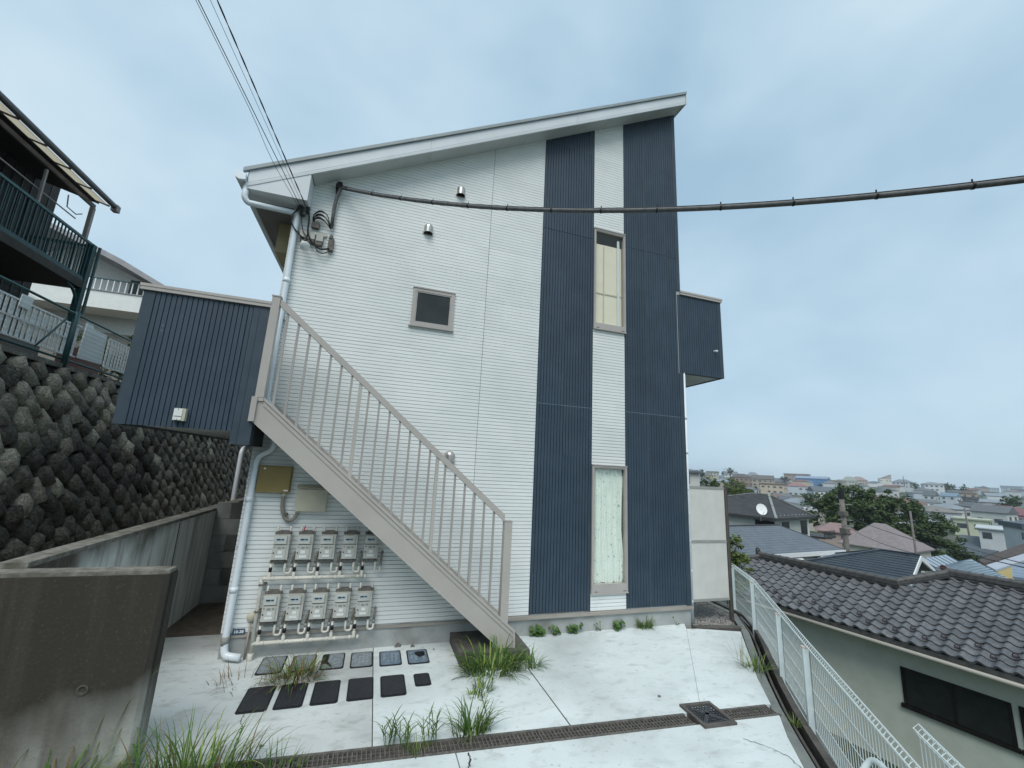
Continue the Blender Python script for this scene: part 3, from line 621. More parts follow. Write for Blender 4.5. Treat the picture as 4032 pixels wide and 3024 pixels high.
# wall boxes
t=thing('junction_box','olive tan wall box above the gas meters, nearer the downpipe','junction box',(-1.15,-.05,1.85))
MB().box(-1.325,-.972,-.085,.0,1.852,2.152).build('body',M['tanbox'],t)
MB().box(-1.333,-.978,-.10,-.0855,1.848,2.156).build('door',M['tanbox'],t)
k=MB(); k.box(-1.285,-1.262,-.1015,-.1002,2.118,2.138); k.box(-1.035,-.985,-.1015,-.1002,1.866,1.88); k.build('sticker',M['sticker'],t)
MB().box(-1.338,-.972,-.112,-.002,2.1565,2.166).build('rain_hood',M['tanbox'],t)
t=thing('junction_box','cream wall box tucked under the stair stringer','junction box',(-.70,-.05,1.63))
MB().box(-.868,-.538,-.09,.0,1.642,1.90).build('body',M['creambox'],t)
MB().box(-.876,-.53,-.105,-.0905,1.632,1.895).build('door',M['creambox'],t)
MB().prism([(-.885,-.12,1.905),(-.52,-.12,1.905),(-.52,0,1.945),(-.885,0,1.945)],(0,0,.008)).build('rain_hood',M['creambox'],t)
k=MB(); k.box(-.529,-.52,-.10,-.06,1.67,1.69); k.box(-.529,-.52,-.10,-.06,1.83,1.85); k.build('hinge',M['creambox'],t)
t=thing('flexible_conduit','brown-grey flexible conduit looping between the two wall boxes','conduit',(-.95,-.05,1.45))
cp=[(-1.03,-.05,1.86),(-1.032,-.05,1.70),(-1.01,-.05,1.60),(-.975,-.05,1.535),(-.93,-.05,1.512),(-.885,-.05,1.53),(-.855,-.05,1.575),(-.845,-.05,1.64)]
cp=bend(cp,.05,4); MB().tube(cp,.022,10).build('hose',M['conduit'],t,smooth=True)
MB().tube([(-1.03,-.05,1.80),(-1.03,-.05,1.856)],.028,12).build('upper_fitting',M['creambox'],t,smooth=True)
MB().tube([(-.848,-.05,1.61),(-.845,-.05,1.645)],.028,12).build('lower_fitting',M['creambox'],t,smooth=True)
MB().box(-1.0,-.96,-.078,-.0,1.578,1.602).build('clamp',M['iron_old'],t)
t=thing('junction_box','small white box fixed low on the navy landing wall','junction box',(-2.045,-.62,2.59))
MB().box(-2.098,-1.99,-.655,-.602,2.60,2.732).build('body',M['creambox'],t)
MB().box(-2.094,-2.02,-.662,-.6555,2.606,2.726).build('cover',M['sticker'],t)
k=MB(); k.box(-2.088,-2.02,-.6635,-.6622,2.642,2.648); k.box(-2.06,-2.052,-.6635,-.6622,2.716,2.722); k.box(-2.06,-2.052,-.6635,-.6622,2.608,2.614); k.build('slot',M['black'],t)
# vent hoods
def hood(x,zt,lab):
    t=thing('vent_hood',lab,'vent hood',(x,-.05,zt-.175),'stainless vent hoods on the white siding')
    r=.072; mb=MB(); vs=[];fs=[]; n=14; m_=8
    zc=zt-r
    # dome: quarter-sphere top, half-cylinder skirt down to a slanted mouth
    for i in range(n+1):
        a=math.pi*i/n
        for j in range(m_+1):
            b=math.pi/2*j/m_
            vs.append((x+r*math.cos(a)*math.cos(b) if 0 else x+r*math.cos(a)*math.sin(b) ,-.004-.085*math.sin(a)*math.sin(b), zc+r*math.cos(b)))
    for i in range(n):
        for j in range(m_):
            k=i*(m_+1)+j; fs.append((k,k+1,k+m_+2,k+m_+1))
    mb.add(vs,fs); vs=[];fs=[]
    for i in range(n+1):
        a=math.pi*i/n
        for z in (zc,zt-.165): vs.append((x+r*math.cos(a),-.004-.085*math.sin(a),z))
    for i in range(n): fs.append((2*i,2*i+1,2*i+3,2*i+2))
    mb.add(vs,fs); mb.build('dome',M['steel'],t,smooth=True)
    MB().lathe((x,-.003,zc-.02),[(0,0),(.085,0),(.085,.003)],20,'y').build('back_plate',M['steel'],t)
    mb=MB(); mb.box(x-.086,x+.086,-.006,-.0,zt-.178,zt-.155); mb.build('flange',M['steel'],t)
    mb=MB(); mb.add([(x+.062*math.cos(math.pi*i/10),-.006-.07*math.sin(math.pi*i/10),zt-.14) for i in range(11)],[list(range(11))]); mb.build('mouth',M['hole'],t)
hood(.842,6.69,'stainless vent hood highest on the white siding')
hood(.392,5.912,'stainless vent hood above the small square window')
hood(.99,2.482,'stainless vent hood just above the stair handrail')
# ---- electrical entry under the eave
t=thing('cable_anchor','black cable anchor high on the facade where the thick cable lands','cable anchor',(-.93,-.06,6.08))
k=MB(); k.box(-.965,-.915,-.07,.0,6.06,6.20); k.lathe((-.94,-.075,6.10),[(.03,0),(.036,.03),(.03,.05),(.036,.07),(.028,.1)],10); k.box(-.95,-.89,-.085,-.03,6.20,6.225); k.build('bracket',M['black'],t)
pipe('service_cable',bend([(-.90,-.09,6.12),(-.935,-.08,5.98),(-.955,-.06,5.80),(-.95,-.05,5.5)],.08),.024,'cable','grey sheathed cable dropping from the anchor to the terminal covers','cable',n=10)
tm=thing('terminal_covers','row of grey terminal covers below the eave corner','terminal cover',(-1.12,-.05,5.2))
for i,x in enumerate((-1.33,-1.225,-1.12)):
    k=MB(); k.box(x,x+.085,-.075,.0,5.27-.01*i,5.36-.01*i); k.build('cover',M['meter'],tm)
    k=MB(); k.box(x+.006,x+.079,-.068,-.012,5.215-.01*i,5.269-.01*i); k.build('mouth',M['iron_old'],tm)
k=MB(); k.box(-1.36,-1.0,-.03,.0,5.355,5.40); k.build('wall_plate',M['meter'],tm)
k=MB(); k.box(-.965,-.895,-.06,.0,5.15,5.34); k.lathe((-.935,-.045,5.33),[(.026,0),(.026,.04),(.018,.055),(0,.06)],10); k.build('end_fitting',M['iron_old'],tm)
for i,(h,w_) in enumerate(((.115,.014),(.06,.017),(.005,.017))):
    pth=bend([(-1.19+.01*i,-.04,5.50),(-1.21+.012*i,-.07,5.56+h*.5),(-1.12,-.09,5.64+h*.6-.02*i),(-1.02,-.08,5.60+h*.6-.03*i),(-.955,-.06,5.47)],.07,5)
    rr=[w_*.45+w_*.55*math.sin(math.pi*min(1,max(0,(k/len(pth)-.2)/.5))) for k in range(len(pth))]
    tag(MB().tube(pth,rr,8).build('cable_loop',M['black'],smooth=True),['topmost','middle','lowest'][i]+' of three black cable loops above the terminal covers','cable','black cable loops')
k=MB(); k.box(-1.21,-1.11,-.06,0,5.45,5.53); tag(k.build('cable_clamp',M['iron_old']),'small dark clamp holding the black cable loops','clamp')
k=MB()
k.tube([(-1.42,-.05,5.66),(-1.38,-.12,5.70),(-1.33,-.14,5.68)],.012,8); k.box(-1.37,-1.33,-.10,0,5.60,5.70); k.lathe((-1.31,-.11,5.56),[(.02,0),(.028,.03),(.02,.05),(.028,.08),(.018,.11)],9); k.lathe((-1.265,-.10,5.60),[(.02,0),(.028,.03),(.02,.05),(.028,.08),(.018,.11)],9)
tag(k.build('insulator_bracket',mat('dark insulator',(.05,.06,.055),(.10,.115,.105),rough=.5,scale=20)),'dark insulator bracket at the eave corner where the thin wires land','bracket')
for i,(pth,lab) in enumerate(((bend([(-1.37,-.12,5.66),(-1.46,-.14,5.5),(-1.43,-.13,5.38),(-1.34,-.1,5.28),(-1.27,-.07,5.245)],.09,5),'black wire curling round the downpipe to the terminal covers'),
    (bend([(-1.28,-.12,5.70),(-1.235,-.12,5.55),(-1.235,-.1,5.33),(-1.17,-.09,5.20),(-1.05,-.08,5.12),(-.94,-.06,5.17)],.1,5),'black wire hanging straight below the insulators'),
    (bend([(-1.12,-.08,5.20),(-1.10,-.09,5.10),(-1.02,-.08,5.06),(-.95,-.06,5.12)],.07,5),'short black wire slung under the terminal covers'),
    (bend([(-1.34,-.13,5.64),(-1.32,-.13,5.45),(-1.29,-.1,5.33),(-1.25,-.08,5.28)],.09,5),'thin black wire between the downpipe and the first terminal cover'))):
    tag(MB().tube(pth,(.009,.012,.007,.006)[i],7).build('hanging_wire',M['black'],smooth=True),lab,'wire')
t=thing('floodlight','white floodlight with a flared shade below the terminal covers','floodlight',(-1.25,-.12,5.02))
a=Vector((-1.285,-.06,5.20)); d=(Vector((-1.20,-.22,5.045))-a).normalized()
MB().tube([a,a+d*.09],[.022,.026],12).build('lamp_holder',M['meter'],t,smooth=True)
MB().tube([a+d*.09,a+d*.10],.031,12).build('collar',M['grey_part'],t,smooth=True)
MB().tube([a+d*.10,a+d*.13,a+d*.185,a+d*.20],[.03,.045,.066,.060],16).build('lamp',mat('lamp glass',(.70,.74,.73),rough=.35),t,smooth=True)
MB().tube([(-1.30,0,5.19),a+d*.02],.011,8).build('arm',M['black'],t)
# ---- overhead wires
def catenary(a,b,sag,n=40):
    a,b=Vector(a),Vector(b); return [a.lerp(b,i/n)-Vector((0,0,sag*4*(i/n)*(1-i/n))) for i in range(n+1)]
tk=catenary((-.895,-.09,6.13),(5.025,-5.397,4.39),.425,60)
tk+=[tk[-1]+(tk[-1]-tk[-4])*k for k in (3,8,16)]
t=thing('overhead_cable','thick grey spiral-wrapped cable crossing in front of the facade to the upper right','cable',(-.895,-.09,6.1))
MB().tube(tk,.023,10).build('cable_bundle',M['cable'],t,smooth=True)
MB().tube([p+Vector((0,0,.03)) for p in tk],.005,6).build('messenger_wire',M['wire'],t,smooth=True)
acc=0;nxt=.12
for i in range(len(tk)-4):
    s_=(tk[i+1]-tk[i]).length
    while nxt<acc+s_:
        p=tk[i].lerp(tk[i+1],(nxt-acc)/s_); dd=(tk[i+1]-tk[i]).normalized()
        mb=MB(); mb.tube([p-dd*.008,p+dd*.008],.0275,10); mb.box(p.x-.004,p.x+.004,p.y-.004,p.y+.004,p.z+.02,p.z+.055); mb.build('cable_hanger',M['black'],t); nxt+=.55
    acc+=s_
ends=[((-2.674,-.889,7.65),.004,'wire_thin','leftmost thin grey wire rising from the eave corner'),((-2.645,-.898,7.652),.006,'wire','black wire second from the left rising from the eave corner'),((-2.507,-.943,7.659),.0032,'wire_thin','thinnest wire rising from the eave corner, third from the left'),((-2.428,-.969,7.663),.009,'wire','thick twisted black wire rising rightmost from the eave corner')]
for i,(e,r,m,lab) in enumerate(ends):
    a=Vector((-1.36+.035*i,-.15,5.61)); cm_=Vector((0,-5.924,2.27)); b=cm_+(Vector(e)-cm_)*.74; far=a+(b-a)*4.0; r*=.78
    pts=catenary(a,far,.0,30)
    if i==0: pts=[p+Vector((-.03,0,-.015))*math.exp(-((k-3.2)/1.6)**2) for k,p in enumerate(catenary(a,far,.0,40))]
    if i==3:
        mb=MB(); n=260
        for ph in (0,math.pi):
            mb.tube([a.lerp(far,k/n)+Vector((math.cos(k*.55+ph),math.sin(k*.55+ph),0))*.0045 for k in range(n+1)],.0042,5)
        o=mb.build('overhead_wire',M[m],smooth=True)
    else: o=MB().tube(pts,r,6).build('overhead_wire',M[m],smooth=True)
    tag(o,lab,'wire','overhead wires to the eave corner')
# ================================================================== left side: concrete walls, stone wall, fences, houses above
def wallmat(name,cl,mid,dk,zlo,zhi,diag=None):
    """bare concrete with algae and soot: dark crust with its own ragged outline"""
    m=bpy.data.materials.new(name); m.use_nodes=True; t=m.node_tree; p=t.nodes['Principled BSDF']; p.inputs['Roughness'].default_value=.92; p.inputs['Specular IOR Level'].default_value=.2
    n=lambda ty,**k:[(lambda q:[setattr(q,a,b) for a,b in k.items()] and q or q)(t.nodes.new(ty))][0]
    l=t.links.new; geo=n('ShaderNodeNewGeometry'); vec=geo.outputs['Position']; sx=n('ShaderNodeSeparateXYZ'); l(vec,sx.inputs[0])
    def noise(sc,det,st=(1,1,1)):
        mp=n('ShaderNodeMapping'); mp.inputs['Scale'].default_value=st; l(vec,mp.inputs[0]); q=n('ShaderNodeTexNoise'); q.inputs['Scale'].default_value=sc; q.inputs['Detail'].default_value=det; l(mp.outputs[0],q.inputs['Vector']); return q.outputs['Fac']
    def mth(op,a,b):
        q=n('ShaderNodeMath',operation=op)
        for i,x in ((0,a),(1,b)):
            if isinstance(x,(int,float)): q.inputs[i].default_value=x
            else: l(x,q.inputs[i])
        return q.outputs[0]
    def rmp(s,lo,hi,a=0,b=1):
        q=n('ShaderNodeMapRange'); q.inputs[1].default_value=lo;q.inputs[2].default_value=hi;q.inputs[3].default_value=a;q.inputs[4].default_value=b; l(s,q.inputs[0]); return q.outputs[0]
    def mix(f,a,b):
        q=n('ShaderNodeMix',data_type='RGBA'); l(f,q.inputs[0])
        for i,c in ((6,a),(7,b)):
            if isinstance(c,tuple): q.inputs[i].default_value=(*c,1)
            else: l(c,q.inputs[i])
        return q.outputs[2]
    s=sx.outputs['Z']
    if diag: s=mth('ADD',mth('MULTIPLY',sx.outputs[diag[0]],diag[1]),s)
    edge=mth('ADD',s,mth('MULTIPLY',mth('SUBTRACT',noise(2.2,6,(1,1,.6)),.5),.9))
    f=rmp(edge,zlo,zhi)
    c=mix(rmp(noise(5,6,(1,1,.35)),.35,.65),cl,mid)
    c=mix(f,c,dk)
    c=mix(rmp(noise(2.4,6,(4,4,.22)),.50,.72,0,.75),c,tuple(x*1.7 for x in dk))
    c=mix(rmp(noise(60,3),.58,.75,0,.25),c,tuple(x*.6 for x in mid))
    l(c,p.inputs['Base Color'])
    b=n('ShaderNodeBump'); b.inputs['Strength'].default_value=.5; b.inputs['Distance'].default_value=.006; l(noise(45,6),b.inputs['Height']); l(b.outputs[0],p.inputs['Normal'])
    return m
M['wallA']=wallmat('sooty concrete',(.42,.43,.39),(.24,.23,.20),(.045,.041,.033),.62,1.25,('X',-.35))
M['wallB']=wallmat('grey retaining concrete',(.74,.75,.70),(.60,.61,.57),(.085,.075,.062),1.15,1.5,('Y',-.16))
M['cap']=mat('lichened wall top',(.13,.125,.105),(.24,.23,.20),rough=.95,scale=14,bump=.7,bscale=60,c3=(.10,.10,.075),scale3=6,lo3=.5,hi3=.68)
t=thing('boundary_wall','low soot-blackened concrete wall in the near left corner','wall',(-3.2,-1.8,0))
pf=[(-1.425,-1.70),(-1.425,-1.835),(-1.455,-1.86),(-7.0,-1.86),(-7.0,-1.70)]
MB().prism([(x,y,-.3) for x,y in pf],(0,0,1.64)).build('wall_body',M['wallA'],t)
MB().prism([(-1.43,-1.70,1.341),(-1.43,-1.83,1.341),(-1.46,-1.85,1.341),(-7,-1.85,1.341),(-7,-1.70,1.341)],(0,0,.028)).build('wall_top',M['cap'],t)
MB().prism([(-1.424,-1.705,0),(-1.424,-1.80,0),(-1.416,-1.80,0),(-1.416,-1.705,0)],(0,0,1.33)).build('end_face',M['wallA'],t)
c=MB(); c.lathe((-1.80,-1.862,.585),[(.034,.0),(.036,-.004),(.024,-.006),(.02,.004),(0,.004)],16,'y'); c.build('tie_hole',M['kerb'],t)
t=thing('retaining_wall','long grey concrete wall running back beside the building','wall',(-2.46,3,0))
MB().box(-2.55,-2.38,-1.699,14,-.3,1.37).build('wall_body',M['wallB'],t)
MB().box(-2.555,-2.375,-1.699,14,1.371,1.41).build('wall_top',M['cap'],t)
MB().box(-2.379,-2.374,.88,.895,0,1.36).build('wall_joint',M['kerb'],t)
M['block']=mat('concrete block',(.25,.255,.235),(.20,.205,.19),rough=.95,scale=5,bump=.5,bscale=80,rnd=.12)
t=thing('block_wall','plain grey block wall closing the passage behind the downpipe','wall',(-1.95,2.3,0))
bm=MB().box(0,.388,0,.12,0,.248).mesh('block',M['block'])
for r in range(6):
    for c_ in range(3):
        x=-2.37+.4*c_-(.2 if r%2 else 0)
        if x<-2.4: x=-2.372
        inst('block',bm,t,Vector((x,2.2,-.02+.254*r))-ORG[t.name])
MB().box(-2.37,-1.47,2.21,2.3,-.05,1.48).build('mortar',M['kerb_grey'],t)
tag(sheet('gap_ground',[(-5.4,-1.7),(-2.55,-1.7),(-2.55,15),(-5.4,15)],M['soil'],z=.05,th=.2),kind='structure')
# ---- stone retaining wall (rubble laid on the diagonal, leaning back)
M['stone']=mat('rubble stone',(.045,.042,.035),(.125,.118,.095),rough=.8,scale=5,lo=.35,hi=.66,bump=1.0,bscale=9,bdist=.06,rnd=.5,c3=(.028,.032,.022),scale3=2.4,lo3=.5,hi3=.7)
M['mortar']=mat('black mossy mortar',(.020,.019,.016),(.034,.032,.026),rough=1,scale=6,bump=.8,bscale=20,bdist=.02)
def stone_mesh(seed):
    r_=random.Random(seed); bm=bmesh.new(); bmesh.ops.create_cube(bm,size=1)
    bmesh.ops.subdivide_edges(bm,edges=bm.edges[:],cuts=1,use_grid_fill=True)
    for v in bm.verts:
        q=v.co.copy(); sp=q.normalized()*.56
        p=q.lerp(sp,.55 if q.x>0 else .2)
        if q.x>.1: p.x=p.x*.8+r_.uniform(-.10,.16)
        v.co=p+Vector((0,r_.uniform(-.07,.07),r_.uniform(-.07,.07)))
    bmesh.ops.recalc_face_normals(bm,faces=bm.faces)
    for f in bm.faces: f.smooth=True
    me=bpy.data.meshes.new('stone'); bm.to_mesh(me); bm.free(); me.materials.append(M['stone']); return me
M['stone_lit']=mat('lit rubble stone',(.20,.185,.15),(.36,.335,.275),rough=.92,scale=5,lo=.35,hi=.66,bump=1.0,bscale=9,bdist=.05,rnd=.35,c3=(.15,.165,.11),scale3=2.4,lo3=.5,hi3=.7)  # paler copy of the rubble, for stones outside the painted shade
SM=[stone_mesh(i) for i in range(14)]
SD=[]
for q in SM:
    q2=q.copy(); q2.materials.clear(); q2.materials.append(M['stone_lit']); SD.append(q2)
t=thing('stone_retaining_wall','dark rubble stone retaining wall below the green chain-link fence','retaining wall',(-4.8,3,0))
# face: X from -4.45 (z 0) to -5.32 (z 3.58)
fx=lambda z:-4.45-.243*z
bk=MB(); bk.prism([(fx(0),-5,0),(fx(3.6),-5,3.6),(fx(3.6)-.8,-5,3.6),(fx(0)-.8,-5,0)],(0,22,0)); bk.build('mortar_bed',M['mortar'],t)
lean=math.atan(.243); bz=Vector((-math.sin(lean),0,math.cos(lean)))
cells=[]; a_=.40
for i in range(-40,80):
    for j in range(-30,60):
        # diamond lattice
        y=(i-j)*a_*.58; s=(i+j)*a_*.52
        if -3.2<y<15 and .05<s<3.72: cells.append((y,s))
cells.sort(key=lambda q:(abs(q[0]-1.6)*1.0+abs(q[1]-2.7)*.8))
rest=MB(); rest2=MB()
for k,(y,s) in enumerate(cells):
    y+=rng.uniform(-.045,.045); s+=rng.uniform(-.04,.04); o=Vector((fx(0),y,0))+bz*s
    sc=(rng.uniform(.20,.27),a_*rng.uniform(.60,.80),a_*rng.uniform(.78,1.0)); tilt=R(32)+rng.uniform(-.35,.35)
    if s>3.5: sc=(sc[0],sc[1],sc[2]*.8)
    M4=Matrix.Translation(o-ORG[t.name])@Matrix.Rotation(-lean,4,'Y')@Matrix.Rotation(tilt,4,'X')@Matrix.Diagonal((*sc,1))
    me=(SD if rng.random()<max(.04,min(.95,(s-1.15)/2.0-max(0,y-2.2)*.10)) else SM)[rng.randrange(14)]  # dark copies favoured low and rearward: shade put into the stone colours
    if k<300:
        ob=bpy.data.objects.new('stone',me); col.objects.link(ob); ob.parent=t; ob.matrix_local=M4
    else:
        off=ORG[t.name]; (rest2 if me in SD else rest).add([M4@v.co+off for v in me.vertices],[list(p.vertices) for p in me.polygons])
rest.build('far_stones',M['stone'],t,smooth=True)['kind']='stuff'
if rest2.f: rest2.build('far_stones',M['stone_lit'],t,smooth=True)['kind']='stuff'
MB().box(-6.0,fx(3.6)+.06,-5,17,3.58,3.66).build('wall_coping',M['cap'],t)
tag(sheet('hillside_ground',[(-40,-8),(fx(3.6)-.1,-8),(fx(3.6)-.1,40),(-40,40)],M['soil'],z=3.60,th=.6),kind='structure')
# ---- green chain-link fence on top of the wall
M['green']=mat('dark green paint',(.012,.045,.048),(.02,.065,.068),rough=.45,scale=10)
M['green_rail']=mat('green fence rail',(.045,.115,.115),(.035,.09,.09),rough=.45,scale=8)
M['gwire']=mat('green coated wire',(.03,.07,.072),rough=.5)
FX=-5.3
t=thing('chain_link_fence','green chain-link fence along the top of the stone wall','fence',(FX,3,3.6))
MB().tube([(FX,-3,4.56),(FX,10,4.58)],.021,10).build('top_rail',M['green_rail'],t,smooth=True)
MB().tube([(FX,-3,3.735),(FX,10,3.745)],.02,8).build('bottom_rail',M['green'],t,smooth=True)
for y in (-1,1.0,3.03,5.06,7.1): MB().tube([(FX+.02,y,3.5),(FX+.02,y,4.60)],.042,12).build('fence_post',M['green'],t,smooth=True)
MB().tube([(FX+.03,2.82,4.42),(FX+.03,2.33,3.79)],.013,8).build('brace',M['green'],t,smooth=True)
wm=MB(); st=.062
y=.9
while y<6.0:
    pts=[];k=0;z=3.76
    while z<4.56: pts.append((FX+(.004 if k%2 else -.004),y+(st/2 if k%2 else -st/2),z)); z+=st*.62;k+=1
    wm.tube(pts,.0026,3,cap=False); y+=st
wm.build('wire_mesh',M['gwire'],t)['kind']='stuff'
# ---- white picket fences and boards behind it
M['picket']=mat('white slats',(.86,.88,.86),(.80,.83,.81),rough=.5,scale=6)
def picket(y0,y1,z0,lab,rails):
    t=thing('picket_fence',lab,'picket fence',(-5.62,(y0+y1)/2,z0),'white picket fences behind the chain-link')
    y=y0;k=0
    while y<y1:
        wd=rng.choice((.045,.05,.085)) ; MB().box(-5.625,-5.61,y,y+wd,z0+.01,z0+.6).build('slat',M['picket'],t); y+=wd+.055;k+=1
    for z in rails: MB().box(-5.608,-5.59,y0-.02,y1+.02,z0+z,z0+z+.028).build('rail',M['picket'],t)
picket(.9,3.50,3.9,'long white picket fence left of the green fence post',(.0,.30,.585))
picket(4.68,5.5,3.94,'short white picket fence beside the navy landing',(.0,.585))
picket(3.56,3.78,3.92,'narrow bit of white picket fence right of the green post',(.0,.585))
t=MB(); t.prism([(-5.585,2.29,4.40),(-5.585,2.52,4.39),(-5.585,2.53,4.61),(-5.585,2.30,4.60)],(.012,0,0)); tag(t.build('white_board',M['picket']),'small square white board hung on the picket fence','board')
t=MB(); t.prism([(-5.56,3.78,3.92),(-5.56,4.50,3.95),(-5.56,4.45,4.56),(-5.56,4.30,4.56),(-5.56,4.02,4.56),(-5.56,3.98,4.63),(-5.56,3.80,4.63)],(.014,0,0)); tag(t.build('white_board',M['picket']),'large white board with a notched top behind the chain-link','board')
M['crate']=mat('maroon things',(.07,.028,.03),(.10,.045,.045),rough=.7,scale=6)
tag(MB().box(-6.6,-6.0,1.2,2.6,3.6,4.35).build('storage_box',M['crate']),'maroon storage box behind the white slats','box')
tag(MB().box(-6.5,-6.1,3.1,3.75,3.6,4.2).build('storage_box',mat('grey tub',(.18,.175,.16),rough=.7)),'grey storage tub behind the white slats','box')
tag(MB().box(-6.6,-6.2,5.0,5.7,3.6,4.35).build('storage_box',mat('brick red bin',(.17,.09,.075),rough=.7)),'brick-red bin behind the short picket fence','box')
# ---- brown house with balcony
M['brown']=mat('dark brown siding',(.038,.033,.03),(.052,.045,.04),rough=.8,scale=5,bump=.3,bscale=30)
M['brown_roof']=mat('eave gutter brown',(.05,.047,.05),(.08,.075,.078),rough=.35,scale=5)
M['frost']=bpy.data.materials.new('frosted panel'); M['frost'].use_nodes=True
_t=M['frost'].node_tree; _t.nodes.clear(); _o=_t.nodes.new('ShaderNodeOutputMaterial'); _a=_t.nodes.new('ShaderNodeBsdfTranslucent'); _a.inputs[0].default_value=(.62,.58,.50,1); _t.links.new(_a.outputs[0],_o.inputs[0])
M['metal_post']=mat('grey post',(.22,.20,.185),(.28,.255,.24),rough=.5,scale=6)
H=thing('hillside_house','dark brown house with a slatted balcony above the stone wall','house',(-8.5,2,3.6))
MB().box(-13,-8.05,-4,6.1,3.6,8.6).build('wall',M['brown'],H)
wv=MB()
for k in range(40):
    y=-3.9+k*.25
    wv.box(-8.049,-8.03,y,y+.012,3.6,8.6)
wv.build('wall_battens',M['brown_roof'],H)
MB().box(-8.04,-6.75,-4,5.55,5.80,5.97).build('balcony_floor',M['brown'],H)
MB().box(-6.80,-6.76,-4,5.55,5.86,6.06).build('balcony_edge',M['green'],H)
MB().bar((-6.78,-4,6.86),(-6.78,5.55,6.88),.05,.05).build('balcony_rail',M['green_rail'],H)
MB().bar((-6.78,5.53,6.87),(-8.0,5.53,6.87),.05,.05).build('balcony_rail',M['green_rail'],H)
y=-1.0
while y<5.5:
    MB().box(-6.79,-6.77,y,y+.022,5.9,6.85).build('balcony_bar',M['green'],H); y+=.098
x=-6.95
while x>-8.0:
    MB().box(x,x+.022,5.52,5.545,5.9,6.85).build('balcony_bar',M['green'],H); x-=.098
MB().box(-6.86,-6.74,5.44,5.56,3.6,6.9).build('balcony_post',M['green'],H)
br=MB(); br.tube(arc((-6.80,5.05,5.35),.42,0,R(90),8,(0,1,0),(0,0,1)),.03,8); br.build('post_bracket',M['green'],H,smooth=True)
MB().tube([(-6.72,5.62,6.9),(-6.72,5.62,5.3),(-6.75,5.5,5.0)],.03,8).build('drain_pipe',M['green'],H,smooth=True)
MB().bar((-6.8,5.2,6.88),(-6.8,5.2,7.68),.075,.075).build('roof_post',M['metal_post'],H)
MB().bar((-6.8,3.82,6.88),(-6.8,3.80,7.62),.04,.04).build('roof_post',M['metal_post'],H)
MB().bar((-7.2,2.0,6.88),(-7.2,2.0,7.62),.04,.04).build('roof_post',M['metal_post'],H)
MB().bar((-6.86,-4,7.15),(-6.86,4.9,7.2),.02,.02).build('drying_pole',M['metal_post'],H)
hk=MB(); hk.tube([(-6.86,4.55,7.55),(-6.86,4.6,7.3),(-6.84,4.85,7.28),(-6.8,4.95,7.36)],.012,6); hk.build('pole_hook',M['metal_post'],H)
RS=.28
rz=lambda x: 7.86+(-6.6-x)*RS
MB().prism([(-6.865,-4,rz(-6.865)-.02),(-6.865,-4,rz(-6.865)+.03),(-8.4,-4,rz(-8.4)+.03),(-8.4,-4,rz(-8.4)-.02)],(0,9.45,0)).build('eave_roof',M['brown'],H)
MB().prism([(-8.4,-4,rz(-8.4)-.02),(-8.4,-4,rz(-8.4)+.06),(-13,-4,9.6),(-13,-4,9.4)],(0,10.4,0)).build('roof',M['brown_roof'],H)
MB().tube([(-6.56,-4,7.86),(-6.56,5.5,7.93)],.062,10).build('gutter',M['brown_roof'],H,smooth=True)
MB().box(-6.62,-6.50,5.42,5.56,7.82,7.98).build('gutter_end',M['metal_post'],H)
MB().bar((-6.9,-4,7.74),(-6.9,5.4,7.80),.05,.09).build('eave_beam',M['brown_roof'],H)
for k in range(13):
    y=5.30-k*.66
    MB().prism([(-6.62,y-.60,rz(-6.62)),(-6.62,y,rz(-6.62)),(-6.862,y,rz(-6.862)),(-6.862,y-.60,rz(-6.862))],(0,0,.004)).build('roof_panel',M['frost'],H)
rb=MB()
for k in range(14):
    y=5.33-k*.66; rb.bar((-6.60,y,rz(-6.60)),(-6.87,y,rz(-6.87)),.05,.03)
rb.build('panel_ribs',M['brown_roof'],H)
w_=MB(); w_.box(-8.045,-8.02,2.6,3.6,6.05,7.5); w_.build('window',M['glass_dark'],H)
# ---- white house beyond
M['wht']=mat('white stucco',(.80,.82,.79),(.75,.77,.74),rough=.9,scale=5,bump=.2,bscale=80)
M['wht_roof']=mat('grey roof board',(.30,.30,.31),(.36,.36,.365),rough=.7,scale=4)
M['shade_wall']=mat('grey lower wall',(.28,.27,.235),(.24,.235,.20),rough=.9,scale=4)
H=thing('hillside_house','white house with a low balcony behind the brown house','house',(-12,15,3.6))
k_=1.431
MB().box(-19,-9.9,15.5,23,7.0,8.95).build('wall',M['wht'],H)
MB().box(-19,-9.85,15.0,24,3.6,7.0).build('lower_wall',M['shade_wall'],H)
MB().box(-19,-9.80,14.0,15.2,7.76,8.46).build('balcony_wall',M['wht'],H)
MB().box(-19,-9.78,13.96,15.2,8.465,8.50).build('balcony_coping',M['wht_roof'],H)
MB().bar((-19,14.05,9.0),(-9.85,14.05,9.0),.04,.05).build('balcony_rail',M['green_rail'],H)
x=-9.87
while x>-13.5: MB().box(x,x+.035,14.03,14.07,8.5,8.98).build('balcony_bar',M['picket'],H); x-=.205
rf=MB(); rf.prism([(-9.0,13.6,8.75),(-9.0,13.6,8.95),(-10.6,13.6,9.78),(-13.0,13.6,10.8),(-16,13.6,9.5),(-16,13.6,9.3),(-13,13.6,10.6),(-10.6,13.6,9.55)],(0,10.5,0)); rf.build('roof',M['wht_roof'],H,fixn=True)
gb=MB(); gb.prism([(-9.9,15.19,9.2),(-10.6,15.19,9.6),(-13,15.19,10.6),(-16,15.19,9.4),(-16,15.19,8.4),(-9.9,15.19,8.4)],(0,.3,0)); gb.build('gable_wall',M['wht'],H,fixn=True)
MB().box(-10.95,-10.35,15.17,15.19,8.5,9.5).build('window',M['glass_dark'],H)
